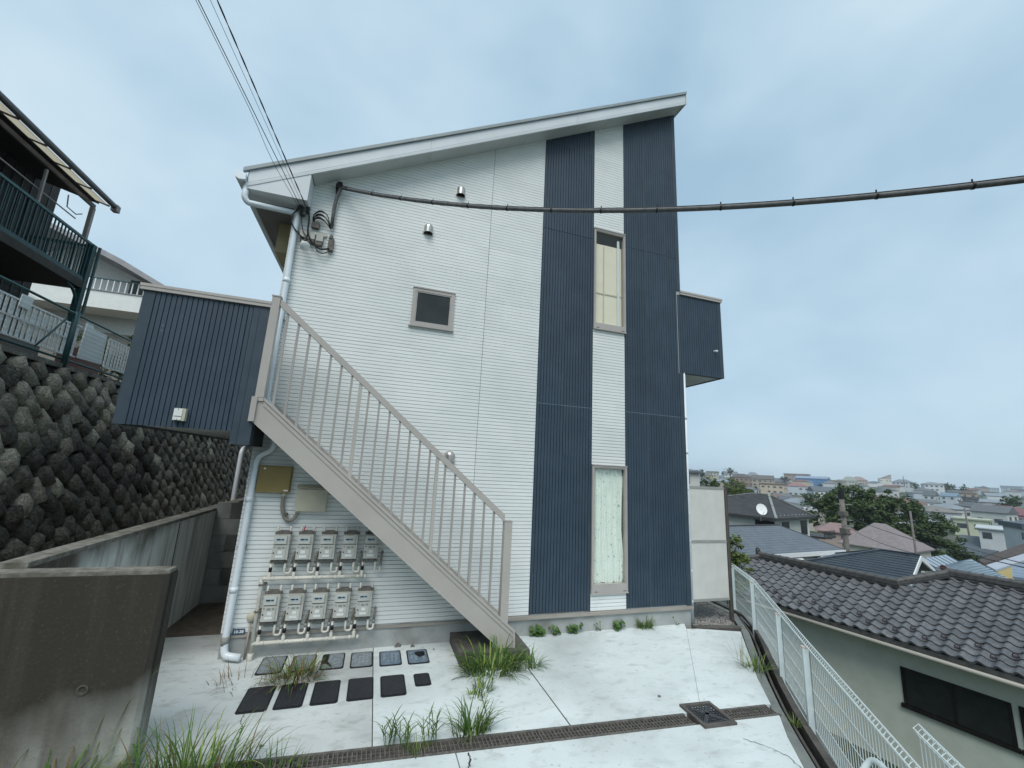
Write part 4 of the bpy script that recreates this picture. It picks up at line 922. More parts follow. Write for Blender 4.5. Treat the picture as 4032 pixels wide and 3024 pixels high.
# ================================================================== right side: kerbs, channel, mesh fence, screen, gravel
def offs(poly,d):
    P=[Vector(p) for p in poly]; o=[]
    for i,p in enumerate(P):
        t_=(P[min(i+1,len(P)-1)]-P[max(i-1,0)]).normalized(); o.append(p+Vector((-t_.y,t_.x))*d)
    return o
P0=[(6.26,7),(6.26,1.13),(6.17,.30),(5.74,-.31),(5.66,-.42),(4.60,-1.645),(4.215,-2.125),(3.87,-2.60),(3.45,-3.2),(2.9,-3.95)]
def strip(name,d0,d1,z,th,m,parent=None,i0=0,i1=None):
    a=offs(P0,d0)[i0:i1]; b=offs(P0,d1)[i0:i1]; mb=MB()
    for k in range(len(a)-1):
        mb.prism([(a[k].x,a[k].y,z),(b[k].x,b[k].y,z),(b[k+1].x,b[k+1].y,z),(a[k+1].x,a[k+1].y,z)],(0,0,-th))
    o=mb.build(name,M[m],parent)
    if parent is None: o['kind']='structure'
    return o
strip('kerb_ledge',-.012,.085,-.012,.25,'kerb_grey')
strip('channel_bed',.085,.20,-.2,.1,'trough')
strip('channel_lip',.125,.150,-.055,.16,'kerb')
strip('kerb',.20,.265,-.02,.3,'kerb')
strip('outer_kerb',.265,.46,-.105,4.2,'kerb_grey')
sheet('front_kerb',[(4.99,-.208),(5.70,-.36),(5.765,-.29),(5.72,-.235),(5.06,-.10),(4.97,-.135)],M['kerb'],z=.012,th=.2)
M['gravel_b']=mat('gravel bed',(.12,.115,.105),(.18,.17,.155),rough=.95,scale=40,bump=.8,bscale=60,bdist=.02)
sheet('gravel_bed',[(5.08,-.11),(5.72,-.24),(6.17,.30),(6.26,1.13),(6.26,7),(5.08,7)],M['gravel_b'],z=-.03,th=.2)
M['pebble']=mat('pebbles',(.20,.19,.175),(.32,.305,.285),rough=.85,scale=9,lo=.3,hi=.7,bump=.3)
gv=MB(); r_=random.Random(3)
for k in range(3600):
    y=-.2+r_.random()**1.4*2.6; x=r_.uniform(5.09,6.24)
    if y<-.235+(.55 if x>5.72 else .2)*0 or (x>5.70 and y<(x-5.70)*1.2-.2) or y<-.10-(x-5.08)*.2: continue
    s=r_.uniform(.007,.019); c=Vector((x,y,-.028+s*.4)); ax=[Vector((r_.uniform(-1,1),r_.uniform(-1,1),r_.uniform(-.6,.6))).normalized()*s for _ in range(3)]
    gv.add([c+Vector((s*1.2,0,0)),c-Vector((s,0,0)),c+Vector((0,s,0)),c-Vector((0,s*1.1,0)),c+Vector((0,0,s*.8))+ax[0]*.3],[(0,2,4),(2,1,4),(1,3,4),(3,0,4)])
tag(gv.build('gravel',M['pebble']),'loose grey gravel beside the building corner','gravel',kind='stuff')
# ---- white welded mesh fence
M['fence_w']=mat('white fence coating',(.72,.80,.80),(.66,.74,.74),rough=.4,scale=10,spec=.5)
def mesh_fence(nodes,zb,H,label,posts,ext=0):
    """nodes: plan polyline; posts: indices with a post"""
    t=thing('mesh_fence',label,'mesh fence',(nodes[0][0],nodes[0][1],zb))
    N_=[Vector(n_) for n_ in nodes]
    for i in range(len(N_)-1):
        a,b=N_[i],N_[i+1]; d=(b-a); ln=d.length; d.normalize(); nn=Vector((-d.y,d.x))
        w_=MB(); P=lambda s,z,o=0.0: (a.x+d.x*s+nn.x*o,a.y+d.y*s+nn.y*o,zb+z)
        n=int(ln/.05)
        top=H
        for k in range(n+1):
            s=ln*k/n; w_.tube([P(s,.05,.0),P(s,.0,.025),P(s,-.02,-.0),P(s,.03,-.028)],.0027,4,cap=False)
            w_.tube([P(s,.05,0),P(s,top-.06,0)],.0029,4,cap=False)
            w_.tube([P(s,top-.06,0),P(s,top-.01,-.03),P(s,top+.02,0),P(s,top-.02,.03),P(s,top-.055,.015)],.0029,4,cap=False)
        for z in (.05,.05+(H-.11)*.25,.05+(H-.11)*.5,.05+(H-.11)*.75,H-.06): w_.tube([P(0,z,.004),P(ln,z,.004)],.0034,4)
        for z,o in ((.0,.025),(-.02,0),(.03,-.028),(H-.01,-.03),(H+.02,0),(H-.02,.03)): w_.tube([P(0,z,o),P(ln,z,o)],.0045,5)
        w_.build('wire_panel',M['fence_w'],t)
    for i in posts:
        p=N_[i]; dd=(N_[min(i+1,len(N_)-1)]-N_[max(i-1,0)]).normalized()
        mb=MB(); mb.bar((p.x-dd.y*-.035,p.y-dd.x*.035,zb-.06),(p.x-dd.y*-.035,p.y-dd.x*.035,zb+H-.04),.05,.05,up=(dd.x,dd.y,0)); po=mb.build('post',M['fence_w'],t)
        mb=MB(); mb.bar((p.x+dd.y*.035,p.y-dd.x*.035,zb+H-.0395),(p.x+dd.y*.035,p.y-dd.x*.035,zb+H-.028),.056,.056,up=(dd.x,dd.y,0)); mb.build('post_cap',mat('pinkish post cap',(.55,.42,.37),rough=.5) if 'pc' not in M else M['pc'],po)
    return t
M['pc']=mat('post cap',(.58,.46,.41),rough=.5)
mesh_fence([(6.78,6.4),(6.78,4.4),(6.78,2.5),(6.592,.606),(6.004,-.366),(4.977,-1.681),(4.313,-2.532),(2.95,-4.30)],-.1,.80,'white welded mesh fence running along the edge of the yard',(0,1,2,3,4,5,6,7))
mesh_fence([(3.62,-3.80),(3.0,-4.60),(2.5,-5.25)],-.1,.82,'second white mesh fence panel starting at the bottom right corner',(2,))
t=thing('pipe_barrier','white bent-pipe barrier at the bottom edge in front of the mesh fence','barrier',(3.36,-3.6,0))
MB().tube(bend([(3.33,-3.585,-.1),(3.33,-3.585,.36),(3.42,-3.62,.475),(3.30,-3.86,.475),(3.10,-4.25,.47),(3.10,-4.25,-.1)],.07,6),.0185,12).build('outer_pipe',M['fence_w'],t,smooth=True)
MB().tube(bend([(3.36,-3.63,-.1),(3.36,-3.63,.35),(3.40,-3.66,.40),(3.12,-4.2,.395)],.05,5),.014,10).build('inner_pipe',M['fence_w'],t,smooth=True)
# ---- beige screen between building and fence
M['screen']=mat('beige screen panel',(.60,.60,.555),(.55,.55,.51),rough=.6,scale=4,bump=.05)
M['screen_frame']=mat('grey screen frame',(.28,.28,.265),(.32,.32,.30),rough=.5,scale=4)
M['screen_post']=mat('dark bronze post',(.075,.065,.058),(.10,.09,.08),rough=.4,scale=6)
t=thing('privacy_screen','beige two-panel privacy screen fixed to the right corner of the facade','privacy screen',(5.5,.02,.3))
for z0,z1 in ((.345,1.21),(1.255,2.09)): MB().box(5.115,5.862,.012,.028,z0,z1).build('panel',M['screen'],t)
for z0,z1 in ((.305,.3445),(1.211,1.254),(2.091,2.135)): MB().box(5.098,5.868,.006,.034,z0,z1).build('frame_rail',M['screen_frame'],t)
MB().box(5.098,5.1145,.005,.035,.3455,2.0905).build('frame_side',M['screen_frame'],t)
for z in (.32,.78,1.25,1.68,2.08): MB().lathe((5.104,.002,z),[(0,-.01),(.014,-.008),(.014,0)],8,'y').build('bolt',M['fence_w'],t)
p=MB(); p.box(5.87,5.912,.0,.04,-.05,2.15); p.box(5.914,5.925,-.004,.044,-.05,2.15); p.build('post',M['screen_post'],t)
MB().box(5.935,5.975,.16,.2,.6,2.14).build('rear_strip',M['screen'],t)
# ================================================================== neighbour's tiled house, lower down
TH=thing('tiled_house','grey stucco house with a dark wavy tiled roof below the mesh fence','house',(12.14,1.74,-1.25),rotz=math.atan2(-.9823,.1873))
M['tile']=mat('grey kawara tile',(.088,.091,.098),(.14,.144,.152),rough=.42,scale=6,lo=.35,hi=.65,bump=.15,bscale=40,rnd=.2,c3=(.10,.105,.085),scale3=9,lo3=.6,hi3=.75,spec=.4)
M['tile_dark']=mat('ridge tile',(.055,.055,.056),(.095,.095,.092),rough=.55,scale=8,bump=.3)
M['stucco']=mat('grey-green stucco',(.56,.60,.53),(.51,.55,.485),rough=.95,scale=3,bump=.35,bscale=120)
M['blk_frame']=mat('black window frame',(.012,.011,.010),rough=.5)
TP,RW,SLP=.267,.242,R(21)
cs,sn=math.cos(SLP),math.sin(SLP)
def tp(s,tt,h=0): return Vector((s,tt*cs-h*sn,tt*sn+h*cs))   # local: x along eave, y into house
# one S-profile tile
prof=[(0,.012),(.03,.038),(.065,.048),(.10,.036),(.135,.012),(.175,-.004),(.215,-.006),(.25,.004),(.28,.014)]
tm=MB(); rows_=[(-.02,.026),(.26,-.010)]; vs=[];fs=[]; n=len(prof)
for tt,dh in rows_:
    for (x,h) in prof: vs.append(tp(x,tt,h*1.25+dh))
for x,h in prof: vs.append(tp(x,-.018,h*1.25-.026))
for i in range(n-1):
    fs.append((i,i+1,n+i+1,n+i)); fs.append((i+1,i,2*n+i,2*n+i+1))
tm.add(vs,fs); tme=tm.mesh('tile',M['tile'])
def tmax(s):
    if s<-4.1: return 2.25+(s+4.1)*.93
    if s<-.36: return 2.22
    if s<.44: return 2.22+(s+.36)/.8*1.05
    return 3.27
tiles=[]
s=-6.0
for ci in range(34):
    s_=-5.9+ci*TP
    for ri in range(14):
        tt=ri*RW
        if tt+.10<tmax(s_+.13): tiles.append((s_,tt))
tiles.sort(key=lambda q:-q[0]) 
tiles=[q for q in tiles if q[0]<3.1]
fr=MB()
for k,(s_,tt) in enumerate(tiles):
    p=tp(s_,tt,rng.uniform(-.003,.003))
    if k<300: inst('roof_tile',tme,TH,p,(rng.uniform(-.012,.012),rng.uniform(-.01,.01),0))
    else: fr.add([v.co+p for v in tme.vertices],[list(q.vertices) for q in tme.polygons])
if fr.f: fr.build('far_tiles',M['tile'],TH,local=True)['kind']='stuff'
# roof body, soffit, gutter
def tquad(mb,a,b,c_,d): mb.prism([a,b,c_,d],(0,0,-.10))
rb=MB(); tquad(rb,tp(-5.9,-.03,-.03),tp(5,-.03,-.03),tp(5,3.3,-.03),tp(-3.6,3.3,-.03)) if 0 else None
rb.prism([tp(-6.0,-.02,-.03),tp(5,-.02,-.03),tp(5,2.2,-.03),tp(-4.05,2.2,-.03)],(0,0,-.09)); rb.prism([tp(.3,2.2,-.03),tp(5,2.2,-.03),tp(5,3.25,-.03),tp(.5,3.25,-.03)],(0,0,-.09)); rb.build('roof_deck',M['tile_dark'],TH,local=True)
zt1=2.22*sn; yt1=2.22*cs; zt2=3.27*sn; yt2=3.27*cs
bk=MB(); bk.prism([(-4.1,yt1,zt1),(.1,yt1,zt1),(.1,yt1+2.6,zt1-1.0),(-5.6,yt1+2.6,zt1-1.0)],(0,0,-.1)); bk.prism([(.2,yt2,zt2),(5,yt2,zt2),(5,yt2+3.2,zt2-1.2),(.2,yt2+3.2,zt2-1.2)],(0,0,-.1)); bk.build('rear_roof',M['tile'],TH,local=True)
# ridges: stacked courses with a round cap, built piece by piece
capm=MB(); capm.tube([(-.0,0,0),(.235,0,0)],.075,10,cap=False); capm.tube([(.2,0,0),(.245,0,0)],.086,10,cap=False); capme=capm.mesh('ridge_cap',M['tile_dark'],smooth=True)
def ridge(a,b,h=.17):
    a,b=Vector(a),Vector(b); d=b-a; ln=d.length; n=max(1,int(ln/.24)); yaw=math.atan2(d.y,d.x); pit=-math.asin(d.z/ln)
    mb=MB(); mb.bar(a+Vector((0,0,h*.5)),b+Vector((0,0,h*.5)),.17,h); mb.bar(a+Vector((0,0,h*.62)),b+Vector((0,0,h*.62)),.21,.02); mb.bar(a+Vector((0,0,h*.25)),b+Vector((0,0,h*.25)),.225,.02); mb.build('ridge_course',M['tile_dark'],TH,local=True)
    for k in range(n): inst('ridge_cap',capme,TH,a+d*(k/n)+Vector((0,0,h+.02)),(0,pit,yaw),(ln/n/.235,1,1))
ridge((-4.15,yt1+.05,zt1+.0),(-.30,yt1+.05,zt1+.0),.16)
ridge((-.36,yt1+.05,zt1+.05),(.46,yt2-.02,zt2+.03),.10)
ridge((.42,yt2+.04,zt2),(5,yt2+.04,zt2),.16)
ridge((-6.0,.35,.12),(-4.15,yt1+.02,zt1-.0),.08)
on=MB(); on.box(-4.24,-4.15,yt1-.03,yt1+.13,zt1+.02,zt1+.30); on.tube(arc((-4.2,yt1+.05,zt1+.30),.06,0,R(270),10,(1,0,0),(0,0,1)),.025,8); on.build('ridge_end_tile',M['tile_dark'],TH,local=True)
on=MB(); on.box(.36,.44,yt2-.05,yt2+.13,zt2+.02,zt2+.26); on.tube(arc((.4,yt2+.04,zt2+.25),.05,0,R(300),10,(1,0,0),(0,0,1)),.03,8); on.build('ridge_end_tile',mat('reddish end tile',(.10,.045,.045),rough=.6),TH,local=True)
# snow guards
sgm=MB(); 
sgm.tube(arc((0,0,.03),.045,R(-30),R(210),10,(1,0,0),(0,.35,.94)),.009,6); sgm.box(-.045,.045,-.005,.05,0,.008); sge=sgm.mesh('snow_guard',mat('bronze snow guard',(.05,.032,.035),rough=.45))
for k in range(12):
    s_=-3.2+k*TP*2+.20
    inst('snow_guard',sge,TH,tp(s_,RW*1+.03,.04),(SLP,0,0)); 
    if k<11: inst('snow_guard',sge,TH,tp(s_+TP,RW*2+.03,.04),(SLP,0,0))
# eave board, gutter, walls, windows
MB().box(-6.0,5,.0,.05,-.20,-.05).build('eave_board',M['tile_dark'],TH,local=True)  # dark tone stands in for the shadow under the tile edge
MB().tube([(-6.0,-.03,-.175),(5,-.03,-.175)],.048,8).build('gutter',mat('beige gutter',(.36,.35,.31),rough=.45),TH,smooth=True,local=True)
MB().box(-5.9,5,.06,.55,-.22,-.18).build('soffit',M['stucco'],TH,local=True)
MB().box(-5.3,5,.55,5.2,-3.4,-.15).build('wall',M['stucco'],TH,local=True)
def twin(a,b,z0,z1):
    f=MB(); y=.52; f.box(a,a+.05,y,.56,z0,z1); f.box(b-.05,b,y,.56,z0,z1); f.box(a+.05,b-.05,y,.56,z1-.05,z1); f.box(a-.05,b+.03,y-.05,.56,z0-.05,z0+.03); f.box((a+b)/2-.02,(a+b)/2+.03,y+.01,.56,z0+.03,z1-.05)
    w=f.build('window',M['blk_frame'],TH,local=True); 
    MB().box(a+.05,(a+b)/2-.02,.545,.552,z0+.03,z1-.05).build('pane',M['glass_dark'],w,local=True); MB().box((a+b)/2+.03,b-.05,.54,.549,z0+.03,z1-.05).build('pane',M['glass_dark'],w,local=True)
twin(.10,1.87,-1.55,-.72); twin(1.97,3.7,-1.55,-.72)
f=MB(); f.box(-3.75,-3.0,.53,.56,-2.6,-1.2); f.build('door',M['blk_frame'],TH,local=True)
# ================================================================== town below and beyond
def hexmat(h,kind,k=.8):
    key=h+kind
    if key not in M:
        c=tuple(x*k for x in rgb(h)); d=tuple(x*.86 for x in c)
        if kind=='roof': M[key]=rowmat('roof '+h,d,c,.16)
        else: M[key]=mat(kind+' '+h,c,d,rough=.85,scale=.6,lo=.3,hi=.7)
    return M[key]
def rowmat(name,c1,c2,dz,rough=.6,contrast=.55):
    """roofing laid in level courses: thin shadow line under every course"""
    m=bpy.data.materials.new(name); m.use_nodes=True; t=m.node_tree; p=t.nodes['Principled BSDF']; p.inputs['Roughness'].default_value=rough; p.inputs['Specular IOR Level'].default_value=.3
    n=t.nodes.new; l=t.links.new
    tc=n('ShaderNodeTexCoord'); sp=n('ShaderNodeSeparateXYZ'); l(tc.outputs['Object'],sp.inputs[0])
    dv=n('ShaderNodeMath'); dv.operation='DIVIDE'; dv.inputs[1].default_value=dz; l(sp.outputs['Z'],dv.inputs[0])
    fr=n('ShaderNodeMath'); fr.operation='FRACT'; l(dv.outputs[0],fr.inputs[0])
    r=n('ShaderNodeMapRange'); r.inputs[1].default_value=.0; r.inputs[2].default_value=.22; l(fr.outputs[0],r.inputs[0])
    nz=n('ShaderNodeTexNoise'); nz.inputs['Scale'].default_value=2.2; nz.inputs['Detail'].default_value=6; l(tc.outputs['Object'],nz.inputs['Vector'])
    r2=n('ShaderNodeMapRange'); r2.inputs[1].default_value=.35; r2.inputs[2].default_value=.65; l(nz.outputs['Fac'],r2.inputs[0])
    mx=n('ShaderNodeMix'); mx.data_type='RGBA'; mx.inputs[6].default_value=(*c1,1); mx.inputs[7].default_value=(*c2,1); l(r2.outputs[0],mx.inputs[0])
    m2=n('ShaderNodeMix'); m2.data_type='RGBA'; m2.blend_type='MULTIPLY'; m2.inputs[0].default_value=1; l(mx.outputs[2],m2.inputs[6])
    r3=n('ShaderNodeMapRange'); r3.inputs[3].default_value=contrast; l(r.outputs[0],r3.inputs[0]); cm=n('ShaderNodeCombineColor')
    for i in range(3): l(r3.outputs[0],cm.inputs[i])
    l(cm.outputs[0],m2.inputs[7]); l(m2.outputs[2],p.inputs['Base Color'])
    b=n('ShaderNodeBump'); b.inputs['Strength'].default_value=.5; b.inputs['Distance'].default_value=.02; l(r.outputs[0],b.inputs['Height']); l(b.outputs[0],p.inputs['Normal'])
    return m
M['far_glass']=mat('far window',(.05,.06,.07),(.10,.115,.13),rough=.15,scale=.5,spec=.6)
def roof_solid(mb,ty,w,d,z0,hr,ov,r1=None,r2=None,th=.16):
    x0,x1,y0,y1=-w/2-ov,w/2+ov,-d/2-ov,d/2+ov
    if ty=='flat':
        mb.box(x0,x1,y0,y1,z0,z0+max(.25,hr)); return
    if ty=='shed':
        mb.prism([(x0,y0,z0),(x1,y0,z0+hr),(x1,y0,z0+hr+th),(x0,y0,z0+th)],(0,y1-y0,0)); mb.prism([(x0+ov,y0+ov,z0),(x1-ov,y0+ov,z0),(x1-ov,y0+ov,z0+hr)],(0,y1-y0-2*ov,0)); return
    if ty=='gable': r1,r2=x0,x1
    elif r1 is None:
        q=max(w*.14,(w-d)/2); r1,r2=-q,q
    E=[Vector((x0,y0,z0)),Vector((x1,y0,z0)),Vector((x1,y1,z0)),Vector((x0,y1,z0))]; Rr=[Vector((r1,0,z0+hr)),Vector((r2,0,z0+hr))]
    dn=Vector((0,0,-th)); V=E+Rr+[e+dn for e in E]
    mb.add(V,[(0,1,5,4),(1,2,5),(2,3,4,5),(3,0,4),(6,7,1,0),(7,8,2,1),(8,9,3,2),(9,6,0,3),(9,8,7,6)])
def house(name,label,x,y,z,rot,w,d,hw,hr,ty,wm,rm,drop=3.0,win=True,ov=None,group=None,r1=None,r2=None,cat='house'):
    H=thing(name,label,cat,(x,y,z),group,rotz=R(rot)); ov=.35 if ov is None else ov
    MB().box(-w/2,w/2,-d/2,d/2,-drop,hw).build('wall',wm,H,local=True)
    mb=MB(); roof_solid(mb,ty,w,d,hw+.02 if ty!='gable' else hw+.16,hr,ov,r1,r2); mb.build('roof',rm,H,local=True)
    if ty=='gable':
        g=MB()
        for sx in (-w/2,w/2-.1): g.prism([(sx,-d/2,hw),(sx,d/2,hw),(sx,0,hw+hr)],(.1,0,0))
        g.build('gable_wall',wm,H,local=True)
    if win:
        n=max(1,round(hw/2.9)); cols=max(2,int(w/2.9))
        for i in range(n):
            for j in range(cols):
                if rng.random()<.12: continue
                X=-w/2+w*(j+.5)/cols; Z=(i+.42)*hw/n; ww=rng.choice((.55,.85,.85)); hh=min(.62,hw/n*.28)
                MB().box(X-ww,X+ww,-d/2-.06,-d/2+.02,Z-hh*.5,Z+hh*1.2).build('window',M['far_glass'],H,local=True)
        for j in range(2):
            MB().box(w/2-.02,w/2+.06,-d/4+j*d/2-.6,-d/4+j*d/2+.6,hw*.55,hw*.55+1.0).build('window',M['far_glass'],H,local=True)
    return H
FAR=[
(31.0, 34.6, 1.16, -37.4, 7.6, 1.78, 0.58, 'hip', 'd8d8d2', '70757c', 'pale house peeking past the right edge of the facade'),
(355.7, 368.5, 4.26, -43.5, 11.2, 4.88, 1.33, 'flat', 'cfcdc0', '9a9a92', 'cream flat-roofed house on the skyline near the facade'),
(310.6, 327.0, 2.28, -43.0, 8.2, 3.14, 2.12, 'hip', 'cbc08e', '7c7f80', 'pale yellow house below the cream flat-roofed one'),
(345.5, 334.6, 2.97, -45.4, 14.1, 4.75, 2.79, 'gable', 'e2e4e4', '83888c', 'white gabled house beneath the skyline tree'),
(283.2, 261.6, -2.1, -46.6, 14.2, 6.68, 2.85, 'hip', 'a8968a', '6d6763', 'brown house with a wide hipped roof on the left of the hill'),
(459.5, 410.9, 3.56, -47.8, 14.1, 5.63, 3.79, 'hip', 'dfe3e6', '8f969b', 'white house on the skyline under a rooftop mast'),
(283.8, 242.6, -1.68, -48.8, 14.7, 5.53, 2.89, 'gable', 'b9aea0', '77746f', 'beige gabled house above the green bank'),
(330.7, 265.4, -2.0, -50.6, 9.7, 4.1, 2.87, 'hip', 'b5aa9e', '77767a', 'beige house with a grey hipped roof beside a brown tree'),
(267.9, 220.5, -5.94, -49.8, 15.1, 6.31, 0.62, 'flat', 'd9c9b4', '7b6960', 'long peach-coloured house with two balconies on the hillside'),
(565.3, 434.0, 2.32, -52.1, 30.6, 10.82, 1.8, 'flat', 'c3b0a0', '9a8c84', 'tan flat-roofed apartment block on the hilltop'),
(498.1, 362.6, -2.85, -53.5, 34.1, 11.19, 2.68, 'gable', '6f9fd4', '9fb0c4', 'bright blue apartment block on the hillside'),
(292.5, 222.3, -7.06, -52.0, 13.4, 7.14, 2.44, 'hip', 'cfd9df', 'a3807c', 'pale house with a faded red hipped roof'),
(285.3, 197.1, -9.97, -54.6, 18.5, 7.67, 2.91, 'gable', 'dfe5ea', '6f767c', 'white three-storey building with grey balconies'),
(201.9, 139.1, -9.95, -54.3, 8.2, 2.18, 1.65, 'gable', 'd8ccae', '8e9294', 'small cream gabled house below the white three-storey building'),
(489.4, 327.9, -2.85, -55.7, 12.9, 8.43, 1.95, 'flat', 'c2bcaa', 'a5a294', 'boxy beige house right of the blue block'),
(539.3, 348.8, 1.14, -56.7, 15.9, 6.98, 4.68, 'hip', 'cdd0c4', 'a2aaa0', 'house with a pale green hipped roof on the hilltop'),
(207.2, 156.2, -10.12, -52.0, 7.2, 2.79, 2.21, 'hip', 'd5dad4', '93a598', 'white house with a sage green roof in the valley'),
(176.1, 137.4, -7.78, -50.9, 5.2, 2.51, 1.43, 'gable', 'b9b4aa', '6e7278', 'small dark-roofed house behind the black-roofed one'),
(102.0, 68.0, -7.07, -54.1, 6.4, 3.07, 0.66, 'flat', 'cfcabd', 'dfe3e4', 'long beige building with a white flat roof behind the pole'),
(76.2, 47.2, -7.04, -55.1, 5.5, 1.71, 1.23, 'hip', 'b8a8a0', 'a08784', 'low house with a dusty pink roof at the foot of the pole'),
(588.5, 370.1, 4.13, -57.4, 15.7, 5.63, 4.4, 'hip', 'c9b8a8', 'a89690', 'house with a pinkish roof on the skyline above the big tree'),
(660.7, 383.7, 9.17, -59.5, 13.1, 4.15, 6.12, 'shed', 'e6e6da', 'c2b7b4', 'white house with a mono-pitch roof standing above the skyline'),
(535.7, 293.4, 2.37, -60.8, 17.1, 6.23, 2.9, 'hip', 'dadfe0', '8b9296', 'white house with a grey roof right of the skyline antenna'),
(441.3, 220.5, 0.93, -62.8, 12.6, 5.66, 1.86, 'hip', 'e0e4e6', '9aa0a4', 'white two-storey house with a dark window band'),
(495.7, 241.2, -0.91, -63.5, 8.9, 6.83, 2.5, 'hip', 'a79c90', '6f6a66', 'brown house behind the white two-storey house'),
(339.8, 160.3, -5.92, -63.9, 8.1, 4.7, 2.08, 'gable', 'dfe6ec', '8aa0ae', 'white house with a blue-grey gabled roof in the dense quarter'),
(312.5, 155.8, -5.85, -62.6, 5.4, 4.62, 2.54, 'gable', 'e4e8e8', '6f7679', 'white gabled house right of the big tree'),
(398.3, 179.1, -5.07, -65.1, 8.3, 5.92, 2.25, 'hip', 'bfae9c', '6e625c', 'house with a wide brown roof in the dense quarter'),
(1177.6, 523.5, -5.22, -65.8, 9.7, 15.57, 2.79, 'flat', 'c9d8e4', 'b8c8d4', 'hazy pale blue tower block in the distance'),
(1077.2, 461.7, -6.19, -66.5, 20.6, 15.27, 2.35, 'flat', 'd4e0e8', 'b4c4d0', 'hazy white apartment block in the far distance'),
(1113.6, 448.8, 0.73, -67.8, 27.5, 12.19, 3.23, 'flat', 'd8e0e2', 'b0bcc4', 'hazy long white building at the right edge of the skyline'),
(183.3, 71.1, -6.59, -67.2, 8.7, 2.79, 2.37, 'hip', 'b89aa4', '8f646c', 'large house with a mauve red roof'),
(139.7, 59.0, -7.27, -65.1, 6.0, 2.92, 0.27, 'flat', 'd9dfc4', 'c4c9b4', 'pale green corrugated shed'),
(106.2, 40.4, -6.22, -66.4, 4.1, 2.2, 0.4, 'gable', 'e2e8ea', 'cfd6d8', 'white rounded house with a wide window'),
(96.2, 33.2, -4.93, -67.8, 1.9, 2.1, 0.74, 'flat', 'd5dde0', '5c6670', 'white house with a dark side at the right edge'),
(292.4, 129.3, -9.78, -65.2, 4.4, 8.19, 1.23, 'flat', '8a8c90', '6a6c70', 'grey narrow block among the houses'),
(288.1, 120.8, -7.72, -66.3, 4.9, 3.34, 1.57, 'hip', 'c9c2b8', '8f8a88', 'small grey-roofed house above the mauve roof'),
(300.0, 135.8, -8.0, -64.7, 2.6, 4.69, 0.85, 'flat', 'c7c0b8', 'a5a09a', 'narrow beige building left of the grey block'),
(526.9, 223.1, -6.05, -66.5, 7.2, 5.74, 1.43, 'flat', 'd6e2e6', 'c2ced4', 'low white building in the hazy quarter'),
(469.4, 204.2, -8.18, -65.9, 3.4, 3.89, 1.3, 'gable', 'd4dadc', '9aa2a8', 'small white house left of the hazy quarter'),
(275.9, 130.5, -8.59, -63.7, 2.8, 3.02, 1.21, 'gable', 'c6c8c4', '7f8688', 'small grey-roofed house right of the big tree'),
(256.4, 118.0, -9.29, -64.2, 2.8, 3.69, 1.48, 'hip', 'b4a49c', '8a6c66', 'small house with a brownish roof in the dense quarter'),
]
ANCH=[]
for (x,y,z,rot,w,hw,hr,ty,wc,rc,lab) in FAR:
    jit=rng.uniform(-22,22)
    big=('apartment' in lab or 'block' in lab)
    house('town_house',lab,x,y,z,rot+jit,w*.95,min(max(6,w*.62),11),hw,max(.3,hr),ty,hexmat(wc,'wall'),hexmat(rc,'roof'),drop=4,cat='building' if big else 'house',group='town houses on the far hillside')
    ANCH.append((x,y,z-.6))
# ---- nearer neighbours
M['slate_blue']=rowmat('blue-grey slate',(.105,.125,.145),(.135,.155,.175),.085,.55,.6)
M['slate_black']=rowmat('black slate',(.042,.043,.045),(.062,.062,.063),.075,.6,.55)
M['shingle_pink']=rowmat('pinkish shingle',(.215,.185,.185),(.255,.225,.225),.10,.8,.75)
M['seam_blue']=mat('dark blue roof metal',(.035,.048,.062),(.045,.06,.076),rough=.42,scale=2)
M['cream_wall']=mat('cream stucco',(.52,.52,.46),(.47,.47,.415),rough=.9,scale=3)
M['pale_wall']=mat('pale stucco',(.46,.485,.46),(.42,.44,.415),rough=.9,scale=3)
M['white_paint']=mat('white paint',(.72,.74,.74),rough=.5)
H=house('neighbour_house','low house with a blue-grey slate roof and two white awnings',22.46,14.95,-6.5,7.39,8.2,4.9,4.98,1.06,'hip',M['cream_wall'],M['slate_blue'],win=False,ov=.4,r1=-3.0,r2=2.84)
MB().box(-4.5,4.5,-2.90,-2.85,4.78,5.0).build('eave_gutter',M['white_paint'],H,local=True)
for a,b,z in ((1.98,4.25,4.84),(-.85,.32,4.80)):
    aw=MB(); aw.prism([(a,-2.46,z),(a,-2.46,z-.08),(a,-3.05,z-.40),(a,-3.05,z-.30),(a,-2.80,z-.06)],(b-a,0,0)); aw.build('awning',M['white_paint'],H,local=True)
    MB().box(a+.15,b-.1,-2.50,-2.44,z-1.15,z-.3).build('window',M['far_glass'],H,local=True)
    MB().box(a+.05,a+.12,-3.0,-2.46,z-.95,z-.36).build('awning_side',M['black'],H,local=True)
rcap=MB(); rcap.bar((-3.0,0,6.06),(2.84,0,6.06),.2,.05); rcap.bar((2.84,0,6.05),(4.5,-2.85,4.98),.16,.05); rcap.build('ridge_cap',M['slate_black'],H,local=True)
H=house('neighbour_house','white-walled house with a black hipped roof and a satellite dish',28.78,22.66,-6.0,-73.12,9.2,5.9,5.75,1.52,'hip',M['pale_wall'],M['slate_black'],win=False,ov=.4,r1=1.83,r2=3.14)
M['ridge_pale']=mat('pale ridge flashing',(.24,.26,.245),rough=.6)
rc=MB()
for a,b in (((1.83,0,7.3),(3.14,0,7.3)),((3.14,0,7.3),(5.0,-3.35,5.79)),((3.14,0,7.3),(5.0,3.35,5.79)),((1.83,0,7.3),(-5,-3.35,5.79))): rc.bar(a,b,.16,.06)
rc.build('ridge_flashing',M['ridge_pale'],H,local=True)
